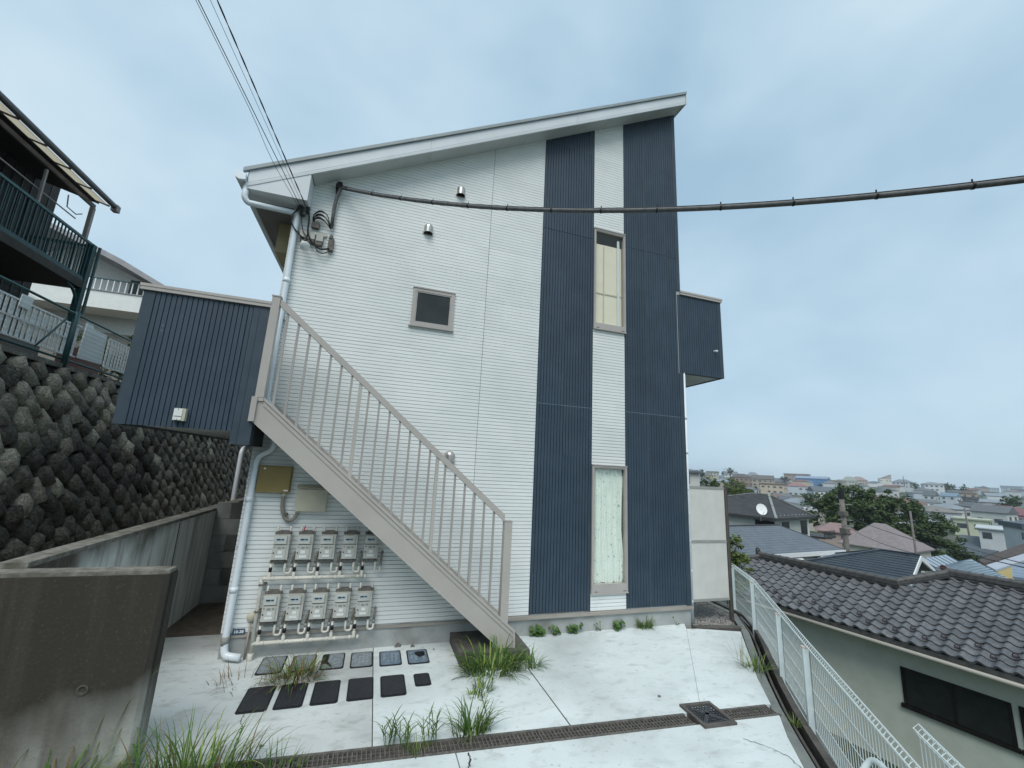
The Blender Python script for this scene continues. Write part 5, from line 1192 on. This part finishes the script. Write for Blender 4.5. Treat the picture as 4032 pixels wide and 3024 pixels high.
for a,b,z0,z1 in ((-1.59,-.49,4.95,5.43),(1.54,2.56,4.42,5.44)): MB().box(4.58,4.64,a,b,z0,z1).build('window',M['glass_dark'],H,local=True)
MB().box(4.58,4.63,2.75,2.95,3.5,5.5).build('corner_post',M['white_paint'],H,local=True)
bal=MB(); bal.box(3.4,5.6,2.95,5.2,4.15,4.3); bal.build('balcony_floor',M['slate_black'],H,local=True)
for k in range(9): MB().box(5.56,5.6,3.0+.26*k,3.03+.26*k,4.3,4.75).build('balcony_bar',M['slate_black'],H,local=True)
wg=MB(); wg.box(3.4,4.7,-3.01,-2.94,4.95,5.5); wg.build('window',M['blk_frame'],H,local=True)
for k in range(9): MB().lathe((4.78,-2.8+.62*k,5.90),[(0,.05),(.05,.04),(.05,0)],8).build('snow_stop',M['white_paint'],H,local=True)
# dish
D_=thing('satellite_dish','round white satellite dish on the black roof eave','satellite dish',(25.5,15.6,-.2))
bp_=Vector((26.1,17.2,.35)); D_.location=bp_; ORG[D_.name]=bp_
nrm=Vector((-.45,-.80,.38)).normalized(); uu=nrm.cross(Vector((0,0,1))).normalized(); vv=uu.cross(nrm)
mb=MB(); vs=[bp_-nrm*.07]; fs=[]
for j,rr in enumerate((.15,.28,.40)):
    for k in range(20):
        a=2*math.pi*k/20; vs.append(bp_+uu*(rr*.86*math.cos(a))+vv*(rr*math.sin(a))-nrm*(.07*(1-(rr/.40)**2)))
for k in range(20): fs.append((0,1+k,1+(k+1)%20))
for j in range(2):
    for k in range(20): fs.append((1+j*20+k,1+(j+1)*20+k,1+(j+1)*20+(k+1)%20,1+j*20+(k+1)%20))
mb.add(vs,fs); mb.build('reflector',M['white_paint'],D_,smooth=True)
MB().tube([bp_-vv*.36,bp_-vv*.30+nrm*.38],.015,6).build('feed_arm',M['grey_part'],D_); MB().tube([bp_-nrm*.06,bp_-nrm*.3-Vector((0,0,.2)),bp_-nrm*.3-Vector((0,0,.7))],.025,6).build('mast',M['grey_part'],D_)
H=house('neighbour_house','house with a pinkish hipped shingle roof in front of the big tree',70.35,36.53,-12.5,-77.44,7.2,8.2,6.64,3.0,'hip',M['cream_wall'],M['shingle_pink'],win=True,ov=.4,r1=-1.0,r2=.35)
H=thing('neighbour_house','house with a dark blue lapped metal roof and a white gable just beyond the tiles','house',(21.58,10.75,-6.5),rotz=R(-70.87))
mb=MB(); z0=5.17; x0,x1,y0,y1,hr,rx=.60,4.33,-2.4,2.4,.78,3.04
mb.add([(x0,y0,z0),(x1,y0,z0),(x1,y1,z0),(x0,y1,z0),(rx,0,z0+hr),(x1,0,z0+hr),(x0,y0,z0-.12),(x1,y0,z0-.12),(x1,y1,z0-.12),(x0,y1,z0-.12),(x1,0,z0+hr-.14)],[(0,1,5,4),(2,3,4,5),(3,0,4),(0,6,7,1),(2,8,9,3),(3,9,6,0),(1,7,10,5),(5,10,8,2),(7,6,9,8,10)])
mb.build('roof',M['seam_blue'],H,local=True)
for k in range(1,11):
    u=k/11; xa=x0+(rx-x0)*u
    MB().bar((xa,y0*(1-u),z0+hr*u+.008),(x1,y0*(1-u),z0+hr*u+.008),.018,.022).build('roof_lap',M['slate_black'],H,local=True)
rcp=MB(); rcp.bar((rx,0,z0+hr+.02),(x1,0,z0+hr+.02),.14,.05); rcp.bar((rx,0,z0+hr+.02),(x0,y0,z0+.02),.12,.05); rcp.bar((rx,0,z0+hr+.02),(x0,y1,z0+.02),.12,.05); rcp.build('ridge_cap',M['seam_blue'],H,local=True)
bg_=MB()
for s_ in (-1,1): bg_.prism([(x1-.04,s_*2.42,z0-.16),(x1-.04,s_*2.42,z0-.02),(x1-.04,0,z0+hr-.02),(x1-.04,0,z0+hr-.22)],(.08,0,0))
bg_.build('bargeboard',M['white_paint'],H,local=True,fixn=True)
MB().prism([(x1-.4,-2.2,z0-.1),(x1-.4,2.2,z0-.1),(x1-.4,0,z0+hr-.15)],(-.1,0,0)).build('gable_wall',hexmat('7e8ea0','wall'),H,local=True)
MB().box(x0+.4,x1-.4,-2.1,2.1,-1.5,z0-.1).build('wall',hexmat('8e98a0','wall'),H,local=True)
def poly_house(label,pts,rm,wm,drop=5.0,ribs=None):
    c=sum((Vector(p) for p in pts),Vector())/len(pts); H=thing('neighbour_house',label,'house',(c.x,c.y,c.z-drop))
    MB().prism(pts,(0,0,-.18)).build('roof',rm,H)
    q=[c+(Vector(p)-c)*.9+Vector((0,0,-.19)) for p in pts]
    mb=MB(); n=len(q); mb.add(q+[Vector((p.x,p.y,c.z-drop)) for p in q],[list(range(n))]+[(i,i+n,(i+1)%n+n,(i+1)%n) for i in range(n)]); mb.build('wall',wm,H,fixn=True)
    if ribs:
        a,b,d,e=[Vector(p) for p in ribs[1:]]
        for k in range(ribs[0]+1):
            u=k/ribs[0]; MB().bar(a.lerp(b,u)+Vector((0,0,.02)),d.lerp(e,u)+Vector((0,0,.02)),.05,.04).build('roof_seam',hexmat('6f8290','wall'),H)
    return H
poly_house('house with a broad slate grey roof right of the big tree',[(99.64, 39.9, -8.46), (107.68, 38.68, -6.25), (108.85, 39.72, -5.77), (106.37, 45.47, -5.72), (99.62, 43.42, -7.99)],rowmat('grey sheet roof',(.085,.105,.12),(.10,.12,.135),.12,.5,.85),M['cream_wall'])
poly_house('brown-roofed house at the right edge of the view',[(68.58, 25.58, -5.85), (74.78, 23.85, -4.15), (78.42, 25.13, -3.21), (69.56, 26.47, -5.61)],rowmat('brown roof',(.075,.06,.055),(.10,.082,.075),.06,.7,.7),hexmat('b09a8c','wall'))
L1=[(44.84, 17.68, -3.99), (47.18, 17.28, -3.52), (47.59, 18.27, -3.15), (45.33, 18.86, -3.55)]
poly_house('small light blue-grey metal roof behind the dark blue gable',L1,hexmat('a6b6c2','wall'),M['cream_wall'],ribs=(6,L1[0],L1[1],L1[3],L1[2]))
L2=[(44.84, 17.68, -3.99), (46.0, 13.88, -4.0), (47.53, 16.61, -3.17), (46.6, 17.0, -3.45)]
poly_house('long light blue-grey metal roof right of the dark blue gable',L2,hexmat('9fb2be','wall'),M['cream_wall'],ribs=(9,L2[0],L2[3],L2[1],L2[2]))
poly_house('pale grey roof with a yellow wall at the right edge',[(55.41, 18.78, -4.67), (57.32, 18.52, -4.2), (59.89, 18.17, -3.57), (61.4, 18.69, -3.11), (55.91, 19.6, -4.44)],hexmat('b4bcc6','wall'),hexmat('dcc890','wall'))
poly_house('blue-grey roofed corner building at the lower right edge',[(46.46, 13.92, -3.8), (46.83, 13.01, -3.81), (49.44, 13.86, -2.71), (47.89, 14.46, -3.19)],hexmat('8c9cae','roof'),hexmat('8fa0b2','wall'))

# ---- distant skyline fill, terrain
ANCH+=[(10,2,-4),(14,-6,-4),(9,10,-4),(12,14,-4.5),(20,0,-5.5),(22,15,-6.6),(29,23,-6.2),(18,8,-5.2),(40,10,-8),(70,36,-12.6),(55,30,-10),(55,19,-9.5),(100,45,-13.5),(90,48,-13.6),(100,70,-8),(60,60,-4.5),(40,45,-3),(45,10,-8),(20,30,-3),
       (-10,-40,2),(10,-40,-2),(40,-40,-8),(150,-20,-8),(400,0,-4),(900,200,0),(900,500,2),(700,800,5),(300,600,6),(100,400,7),(-100,200,9),(-100,0,8),(-60,60,7),(0,60,0),(0,-15,-1.5),(-100,-60,7),(1500,300,1),(1500,900,3),(2500,1800,6),(0,2500,8),(2500,-500,0),(-2000,0,8),(0,-2000,0)]
def terr(x,y):
    sw=sz=0
    for ax,ay,az in ANCH:
        d2=(x-ax)**2+(y-ay)**2; s=(ax*ax+ay*ay)*.02+6; wt=1/(d2+s)**2*(s**1.0); sw+=wt; sz+=wt*az
    return sz/sw
RAD=[7.2*1.17**k for k in range(42)]; NA=120
vs=[(6.9,0,-4.0)];fs=[]
vs=[];
for r_i,r0 in enumerate(RAD):
    for k in range(NA):
        a=2*math.pi*k/NA; x,y=r0*math.sin(a),-5.9+r0*math.cos(a); z=terr(x,y)
        if x<6.6 and y<12 and x>-6 : z=min(z,-.6)
        if x<=-5.4 and r0<60: z=min(z,3.2)
        vs.append((x,y,z))
for i in range(len(RAD)-1):
    for k in range(NA):
        a=i*NA+k; b=i*NA+(k+1)%NA; fs.append((a,b,b+NA,a+NA))
fs.append([k for k in range(NA)])
M['land']=mat('town ground and gardens',(.055,.07,.04),(.14,.135,.12),rough=.95,scale=.05,lo=.42,hi=.58,detail=10,c3=(.04,.06,.025),scale3=.02,lo3=.45,hi3=.6)
mb=MB(); mb.add(vs,fs); tag(mb.build('terrain',M['land'],fixn=True),kind='structure')
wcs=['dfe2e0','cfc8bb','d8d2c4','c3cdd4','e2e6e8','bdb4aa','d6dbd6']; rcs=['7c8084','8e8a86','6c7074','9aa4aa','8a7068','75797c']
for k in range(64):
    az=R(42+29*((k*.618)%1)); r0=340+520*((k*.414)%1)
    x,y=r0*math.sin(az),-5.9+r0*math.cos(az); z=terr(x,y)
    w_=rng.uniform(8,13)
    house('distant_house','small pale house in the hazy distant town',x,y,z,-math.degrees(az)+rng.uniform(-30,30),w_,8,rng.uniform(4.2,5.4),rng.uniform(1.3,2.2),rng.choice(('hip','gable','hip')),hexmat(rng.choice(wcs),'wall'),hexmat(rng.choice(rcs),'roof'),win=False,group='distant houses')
for k in range(30):
    az=R(46+25*((k*.618+.2)%1)); r0=130+190*((k*.317)%1); x,y=r0*math.sin(az),-5.9+r0*math.cos(az); z=terr(x,y)
    house('valley_house','small house crowded in the valley below the far hill',x,y,z,-math.degrees(az)+rng.uniform(-40,40),rng.uniform(7,10),7,rng.uniform(3.6,5.2),rng.uniform(1.2,1.9),rng.choice(('hip','gable','hip')),hexmat(rng.choice(wcs),'wall'),hexmat(rng.choice(rcs),'roof'),win=True,group='houses in the valley')
# ---- trees
def leafmat(name,c1,c2):
    m=mat(name,c1,c2,rough=.7,scale=1.6,lo=.3,hi=.7,detail=8,spec=.25); return m
M['leaf_dark']=leafmat('dark oak leaves',(.028,.055,.018),(.085,.125,.035))
M['leaf_mid']=leafmat('mid green leaves',(.03,.06,.018),(.075,.12,.035))
M['leaf_light']=leafmat('yellow-green leaves',(.06,.095,.022),(.13,.17,.045))
M['leaf_brown']=leafmat('brown-green leaves',(.045,.045,.025),(.09,.085,.045))
M['bark']=mat('bark',(.07,.06,.05),(.11,.095,.08),rough=.95,scale=6,bump=.6)
def crown(lobes,nclump,nleaf,ls,seed):
    r_=random.Random(seed); mb=MB(); vs=[];fs=[]
    tot=sum(l[3]*l[4]*l[5] for l in lobes)
    for (cx,cy,cz,rx,ry,rz) in lobes:
        for k in range(max(3,int(nclump*rx*ry*rz/tot))):
            while True:
                p=Vector((r_.uniform(-1,1),r_.uniform(-1,1),r_.uniform(-1,1)))
                if .30<p.length<1: break
            p=p*(.72+.28*p.length)
            c=Vector((cx+p.x*rx,cy+p.y*ry,cz+p.z*rz)); cr_=min(rx,rz)*r_.uniform(.14,.30)
            for q in range(nleaf):
                d=Vector((r_.gauss(0,1),r_.gauss(0,1),r_.gauss(0,.7))); d.normalize(); d*=cr_*r_.random()**.4; o=c+d
                u=Vector((r_.uniform(-1,1),r_.uniform(-1,1),r_.uniform(-.5,.5))).normalized(); n_=(d+Vector((0,0,cr_*.8))+Vector((r_.uniform(-1,1),r_.uniform(-1,1),r_.uniform(-1,1)))*cr_*.6).normalized(); v=n_.cross(u)
                if v.length<.1: continue
                v.normalize(); s=ls*r_.uniform(.6,1.3); b=len(vs)
                vs+=[o-u*s,o+v*s*.55,o+u*s,o-v*s*.55]; fs.append((b,b+1,b+2,b+3))
    mb.add(vs,fs); return mb
def tree(label,x,y,z,w,h,m,seed,nclump=60,nleaf=34,ls=None,lobes=None,name='tree',group=None,trunk=True):
    T=thing(name,label,'tree' if name=='tree' else 'shrub',(x,y,z),group)
    r_=random.Random(seed)
    if lobes is None:
        lobes=[(x,y,z+h*.55,w*.42,w*.42,h*.42)]+[(x+r_.uniform(-.3,.3)*w,y+r_.uniform(-.3,.3)*w,z+h*r_.uniform(.35,.75),w*r_.uniform(.18,.28),w*.24,h*r_.uniform(.16,.26)) for _ in range(4)]
    if trunk:
        tk=MB(); tk.tube([(x,y,z-2.5),(x+.02*w,y,z+h*.25),(x-.02*w,y,z+h*.6)],[w*.05,w*.04,w*.015],7)
        for k in range(4):
            a=k*1.7+seed; tk.tube([(x,y,z+h*(.2+.07*k)),(x+math.cos(a)*w*.2,y+math.sin(a)*w*.2,z+h*(.42+.07*k)),(x+math.cos(a)*w*.33,y+math.sin(a)*w*.33,z+h*(.55+.06*k))],[w*.022,w*.014,w*.006],6)
        tk.build('trunk',M['bark'],T)
    crown(lobes,nclump,nleaf,ls or max(.10,h*.035),seed).build('crown',m,T)
    return T
bl_=[(54.3,29.6,-.2,3.6,3.2,2.6),(55.3,28.6,.7,2.4,2.4,1.7),(51.5,31.0,-.9,2.2,2.2,2.4),(58.3,27.0,-1.2,2.6,2.4,2.8),(60.0,25.3,-2.6,2.2,2.0,2.4),(60.6,24.3,-4.4,1.9,1.8,2.3),(56.5,28.0,-3.2,3.2,2.6,2.2)]
bl_=[(x*1.6,(y+5.92)*1.6-5.92,(z-2.27)*1.6+2.27,a*1.6,b_*1.6,c*1.6) for x,y,z,a,b_,c in bl_]      # a tree 15 m across, beyond the pink-roofed house
tree('large spreading dark green tree in the middle of the town',89.6,48.3,-13.5,14,16,M['leaf_dark'],5,nclump=420,nleaf=80,ls=.26,lobes=bl_)
tree('dark round tree on the skyline above the white gabled house',321,310,6.2,8.2,7.5,M['leaf_dark'],11)
tree('bright bushy tree on the green bank near the facade',62.3,60.8,-1.4,5.0,4.2,M['leaf_mid'],12,nclump=90,nleaf=50,ls=.12,group='trees on the green bank')
tree('yellow-green bushy tree in the middle of the green bank',60.4,52.8,-1.5,5.4,4.2,M['leaf_light'],13,nclump=100,nleaf=50,ls=.12,group='trees on the green bank')
tree('small yellow-green tree at the right end of the green bank',56.4,47.2,-1.6,3.6,3.4,M['leaf_light'],14,nclump=70,nleaf=50,ls=.10,group='trees on the green bank')
tree('brownish tree beside the tan apartment block',315,250,1.6,6.6,6.2,M['leaf_brown'],15)
tree('green tree in the valley left of the white three-storey building',119.8,84.1,-4.9,4.6,5.0,M['leaf_mid'],16,nclump=80,ls=.16)
tree('small dark tree on the skyline right of the grey-roofed white house',470,248,1.2,8,7.5,M['leaf_dark'],17)
tree('dark green tree at the left of the skyline clump',465,221,.6,9,8.8,M['leaf_mid'],18)
tree('dark green tree at the right of the skyline clump',441,201,-1,8.4,9,M['leaf_dark'],19)
tree('green tree near the right edge of the town',305,122,-7.2,5.8,8.6,M['leaf_mid'],20)
tree('leafy green tree at the right edge behind the mauve roof',284,110,-7,5.6,9.6,M['leaf_mid'],21)
tree('slim dark tree beside the pale house at the facade edge',157,167,1.9,3.4,5.4,M['leaf_dark'],22)
tree('low shrubby tree between the beige houses on the slope',232,203,-6,7,5.4,M['leaf_mid'],23)
for k in range(26):
    az=R(42+28*((k*.618+.31)%1)); r0=200+500*((k*.7549)%1); x,y=r0*math.sin(az),-5.9+r0*math.cos(az)
    tree('small dark green tree between the distant houses',x,y,terr(x,y)-.3,rng.uniform(5,8),rng.uniform(4,6.5),M[rng.choice(('leaf_dark','leaf_mid','leaf_mid'))],40+k,nclump=26,nleaf=26,ls=.35,group='trees among the distant houses',trunk=False)
tree('yellow-green shrub right behind the beige screen',11.1,5.4,-1.9,1.5,2.9,M['leaf_light'],31,nclump=110,nleaf=60,ls=.05,name='shrub')
tree('dark hedge plant behind the chain-link fence',-8.4,11.6,3.6,3.2,2.6,M['leaf_mid'],32,nclump=120,nleaf=60,ls=.05,name='shrub')
tree('low leafy shrub at the foot of the white house',-7.4,10.4,3.6,2.2,1.3,M['leaf_dark'],33,nclump=100,nleaf=60,ls=.05,name='shrub')
# ---- utility poles and their wires
M['pole']=mat('weathered utility pole',(.13,.115,.105),(.19,.175,.16),rough=.9,scale=3)
def upole(label,x,y,z0,z1,r,extras=True):
    t=thing('utility_pole',label,'utility pole',(x,y,z0)); MB().tube([(x,y,z0),(x,y,z1)],[r,r*.82],10).build('shaft',M['pole'],t,smooth=True)
    if extras:
        MB().lathe((x,y,z1-.62),[(r*1.02,0),(r*1.02,.62),(0,.63)],10).build('dark_cap',M['black'],t)
        for z in (z1-1.0,z1-2.1,z1-2.5): MB().bar((x-.4,y+.1,z),(x+.5,y-.3,z),.05,.05).build('crossarm',M['grey_part'],t)
        for z in (z1-1.6,z1-2.8): MB().box(x-.22,x+.22,y-.22,y+.22,z-.25,z+.1).build('equipment',M['iron_old'],t)
    return t
upole('thick weathered utility pole left of the big tree',32.9,16.4,-8,1.92,.19)
upole('thin utility pole in front of the big tree',50.1,21.8,-10,.14,.10,False)
upole('far thin utility pole in the dense quarter',110.2,46.1,-11,-.86,.16,False)
upole('skyline utility pole right of the mono-pitch house',456,248,4,13.2,.28,False)
for lab,a,b,sg,r in (('dark wire sagging from the thick pole to the lower right',(32.9,16.4,.2),(18.6,1.5,.13),.25,.016),('short dark wire from the thick pole toward the dark blue roof',(32.9,16.4,-.54),(21.7,6.0,-.37),.2,.014),('dark wire from the thin pole toward the lower right',(50.1,21.8,-1.0),(21.5,2.8,-.07),.3,.016),('faint wire passing over the black roof to the thick pole',(14.8,8.7,2.1),(32.9,16.4,.2),.15,.009),('second faint wire passing over the black roof',(14.8,9.1,1.75),(32.9,16.4,-.2),.15,.008)):
    tag(MB().tube(catenary(a,b,sg,16),r,5).build('utility_wire',M['wire'],smooth=True),lab,'wire','utility wires over the town')

# ---- damp air
hz=MB(); hz.box(-900,1500,-300,1500,-40,40); hzm=bpy.data.materials.new('haze air'); hzm.use_nodes=True; ht=hzm.node_tree; ht.nodes.clear()
ho=ht.nodes.new('ShaderNodeOutputMaterial'); hv=ht.nodes.new('ShaderNodeVolumePrincipled'); hv.inputs['Color'].default_value=(.80,.90,1.0,1); hv.inputs['Density'].default_value=.00028; hv.inputs['Anisotropy'].default_value=.2
ht.links.new(hv.outputs[0],ho.inputs['Volume'])
tag(hz.build('haze',hzm),kind='stuff')
# ================================================================== weeds and grass
M['grass']=mat('grass blades',(.045,.10,.018),(.10,.18,.035),rough=.6,scale=3,lo=.3,hi=.7,rnd=.1)
M['grass_lt']=mat('yellow-green blades',(.16,.23,.04),(.22,.28,.07),rough=.6,scale=4)
M['grass_dry']=mat('dry straw',(.20,.125,.05),(.10,.075,.03),rough=.8,scale=5,lo=.3,hi=.7)
M['leaf_weed']=mat('weed leaves',(.04,.095,.022),(.075,.15,.035),rough=.5,scale=8)
def blade(mb,base,az,lean,ln,wd,droop,mi=0,seg=5,r_=rng):
    d=Vector((math.cos(az),math.sin(az),0)); sd=Vector((-d.y,d.x,0)); p=Vector(base); th=lean; vs=[];b=len(mb.v)
    for k in range(seg+1):
        u=k/seg; wk=wd*(1-u**1.6)*(.55+.9*min(u*3,1)*.5)
        mb.v+= [p-sd*wk,p+sd*wk]
        p=p+(d*math.sin(th)+Vector((0,0,math.cos(th))))*(ln/seg); th+=droop/seg*(.4+1.2*u)
    for k in range(seg): mb.f.append([b+2*k,b+2*k+1,b+2*k+3,b+2*k+2]); mb.m.append(mi)
def tuft(name,label,x,y,z,rad,n,lmin,lmax,wd,droop,mats=('grass',),seed=0,mixr=.0,lean=.55,group='weeds in the yard',kind=None,ell=(1,1),cat='grass tuft'):
    r_=random.Random(seed); mb=MB()
    for k in range(n):
        a=r_.uniform(0,2*math.pi); q=rad*math.sqrt(r_.random())
        bx,by=x+math.cos(a)*q*ell[0],y+math.sin(a)*q*ell[1]
        blade(mb,(bx,by,z-.005),a+r_.uniform(-.9,.9),abs(r_.gauss(0,lean*.6))+.08,r_.uniform(lmin,lmax),wd*r_.uniform(.6,1.2),droop*r_.uniform(.4,1.5),r_.randrange(1,len(mats)) if r_.random()<mixr else 0)
    o=mb.build(name,[M[m] for m in mats])
    return tag(o,label,cat,group,kind)
tuft('grass_tuft','big broad-bladed grass clump spilling over the stair plinth',1.52,-.90,0,.24,290,.16,.42,.0095,1.9,('grass','grass_lt','leaf_weed'),1,.4,.9,ell=(1.35,.6))
tuft('grass_tuft','right-hand grass fringe at the corner of the stair plinth',2.0,-.84,0,.13,90,.1,.26,.007,1.7,('grass','grass_lt'),2,.08,.9)
tuft('grass_tuft','small grass tuft just in front of the big grass clump',1.30,-1.28,0,.085,60,.08,.2,.0065,1.7,('grass','grass_lt'),3,.3,.8)
tuft('grass_tuft','low yellowing weed at the top of the slab crack',1.20,-1.36,0,.08,26,.05,.12,.0075,2.2,('grass_lt','grass'),4,.4,1.2)
tuft('grass_tuft','full grass tuft growing from the drain near the slab crack',1.04,-1.93,0,.12,120,.12,.36,.0075,2.0,('grass','grass_lt','leaf_weed'),5,.4,.75,ell=(1.3,.5))
def sprig(x,y,h,n,seed,lab):
    r_=random.Random(seed); mb=MB()
    for k in range(n):
        a=r_.uniform(0,6.28); sx,sy=x+r_.uniform(-.05,.05),y+r_.uniform(-.03,.03); ht=h*r_.uniform(.5,1); tx,ty=sx+math.cos(a)*.05,sy+math.sin(a)*.04
        mb.tube([(sx,sy,-.03),(tx,ty,ht)],.0025,4)
        for j in range(7):
            u=.2+.8*j/6; blade(mb,(sx+(tx-sx)*u,sy+(ty-sy)*u,ht*u),a+j*2.4,.8,r_.uniform(.07,.14),.006,1.0,r_=r_)
    tag(mb.build('grass_sprig',M['grass']),lab,'weed','weeds in the yard')
sprig(.36,-1.93,.24,7,6,'leftmost leafy sprig growing from the drain'); sprig(.49,-1.97,.17,5,7,'low middle sprig growing from the drain'); sprig(.68,-1.99,.24,7,8,'right-hand leafy sprig growing from the drain')
tuft('grass_tuft','pale thin grass standing in the drain between the sprigs',.56,-2.06,-.05,.08,26,.12,.24,.004,.8,('grass_lt','grass'),9,.3,.4)
tuft('grass_tuft','wide dry tussock lying over the meter lids',-.55,-.66,0,.15,190,.12,.40,.0055,2.4,('grass_dry','grass_lt','grass'),10,.45,1.15,ell=(1.6,.7))
tuft('grass_tuft','green top of the dry tussock beside the meter lids',-.50,-.62,.03,.12,60,.12,.34,.006,1.8,('grass','grass_lt'),11,.3,.8,ell=(1.5,.7))
tuft('grass_tuft','scattered dead straw left of the dry tussock',-1.08,-.62,0,.22,46,.08,.24,.0035,1.6,('grass_dry','kerb'),12,.3,1.5,ell=(1.2,.8))
tuft('grass_tuft','wispy grass tuft leaning over the right kerb channel',4.72,-1.50,-.02,.10,85,.12,.34,.005,1.7,('grass','grass_lt'),13,.3,1.0)
tuft('grass_tuft','thin dry stalks reaching left from the kerb grass',4.60,-1.42,0,.06,16,.25,.5,.003,.9,('grass_dry','grass_lt'),14,.4,1.3)
tuft('grass_tuft','tiny weed on the channel lip further down',4.17,-2.44,-.04,.04,34,.04,.12,.004,1.6,('grass_lt','grass'),15,.5,.9)
tuft('grass_tuft','grass tuft against the foundation below the tall window',4.17,-.04,0,.10,110,.10,.28,.0065,2.0,('grass','grass_lt'),16,.15,.7,ell=(1.3,.4))
def rosette(x,y,n,s,seed,lab,blades=0):
    r_=random.Random(seed); mb=MB()
    for k in range(n):
        a=r_.uniform(0,6.28); q=r_.uniform(.02,.10); c=Vector((x+math.cos(a)*q*1.3,y-abs(math.sin(a))*q*.6,r_.uniform(.03,.13)))
        nrm=Vector((math.cos(a)*.5,-.7+r_.uniform(-.3,.3),.8)).normalized(); u=nrm.cross(Vector((0,0,1))).normalized(); v=nrm.cross(u); rr=s*r_.uniform(.6,1.15)
        pts=[c+u*(rr*math.cos(t_*math.pi/4)*(1 if t_%2 else .93))+v*(rr*math.sin(t_*math.pi/4)) for t_ in range(8)]
        mb.add([c-nrm*rr*.18]+pts,[(0,1+i,1+(i+1)%8) for i in range(8)]); mb.tube([(x,y,0),tuple(c-nrm*rr*.15)],.003,4)
    for k in range(blades): blade(mb,(x+r_.uniform(-.1,.1),y-.02,0),r_.uniform(3.2,6.2),.4,r_.uniform(.12,.24),.005,1.5,r_=r_)
    tag(mb.build('leafy_weed',M['leaf_weed']),lab,'weed','weeds along the foundation')
rosette(2.40,-.03,16,.040,21,'round-leaved weed at the foundation nearest the stairs'); rosette(2.66,-.03,10,.028,22,'small low weed beside the round-leaved one',3)
rosette(2.98,-.03,16,.032,23,'leafy weed with grass blades below the left navy strip',9); rosette(3.70,-.03,15,.036,24,'round-leaved weed below the lower window')
rosette(3.42,-.02,4,.016,25,'tiny seedling against the foundation between two weeds'); rosette(4.75,-.02,4,.014,26,'tiny seedling at the foundation near the right corner')
# long grass in the near left corner
tuft('tall_grass','long wild grass along the foot of the sooty wall','-' and -2.0,-1.98,-.02,.28,300,.15,.44,.0075,1.6,('grass','grass_lt','leaf_weed','grass_dry'),31,.45,.6,kind='stuff',ell=(3.4,.35),cat='grass')
tuft('tall_grass','long wild grass at the left end of the drain',-.98,-1.97,-.02,.26,190,.18,.50,.007,1.7,('grass','grass_lt','leaf_weed','grass_dry'),32,.4,.65,kind='stuff',ell=(1.5,.4),cat='grass')
tuft('grass_tuft','low grass in the drain left of the first grating joint',-.48,-2.0,-.03,.12,70,.08,.26,.005,1.6,('grass','grass_lt'),33,.15,.8,ell=(1.9,.4))
r_=random.Random(77)
for i,(x,z,ln,az) in enumerate(((-1.70,.40,.46,0.6),(-1.60,.45,.50,.4),(-1.93,.12,.42,2.8),(-1.52,.2,.52,.3))):
    mb=MB(); blade(mb,(x,-1.90,z-.35),az,.12,ln+.3,.0055,.9+.5*i%2,seg=8); blade(mb,(x+.04,-1.90,z-.3),az+.4,.2,ln*.8,.004,1.5,seg=8)
    tag(mb.build('grass_stalk',M['grass_lt']),['tall yellow-green stalk in front of the sooty wall','tallest yellow-green stalk near the wall end','arching pale stalk at the far left of the sooty wall','thin bent stalk beside the wall end'][i],'grass stalk','stalks in front of the sooty wall')
# small litter
for i,(x,y,s) in enumerate(((.70,-.06,.03),(.52,-.02,.045),(-.62,-1.72,.018),(3.1,-1.78,.02),(.95,-.2,.014))):
    mb=MB(); mb.add([(x-s,y-s*.6,.006),(x+s*.8,y-s*.5,.012),(x+s,y+s*.6,.007),(x-s*.5,y+s*.8,.014),(x,y,.03*s/.03)],[(0,1,4),(1,2,4),(2,3,4),(3,0,4)]); tag(mb.build('dead_leaf',M['iron_old']),['dark scrap on the concrete below the last gas meter','larger dark leaf on the concrete left of the plinth','dark crumb on the concrete near the drain','brown crumb beside the right-hand drain','tiny dark crumb near the plinth'][i],'litter','litter on the concrete')
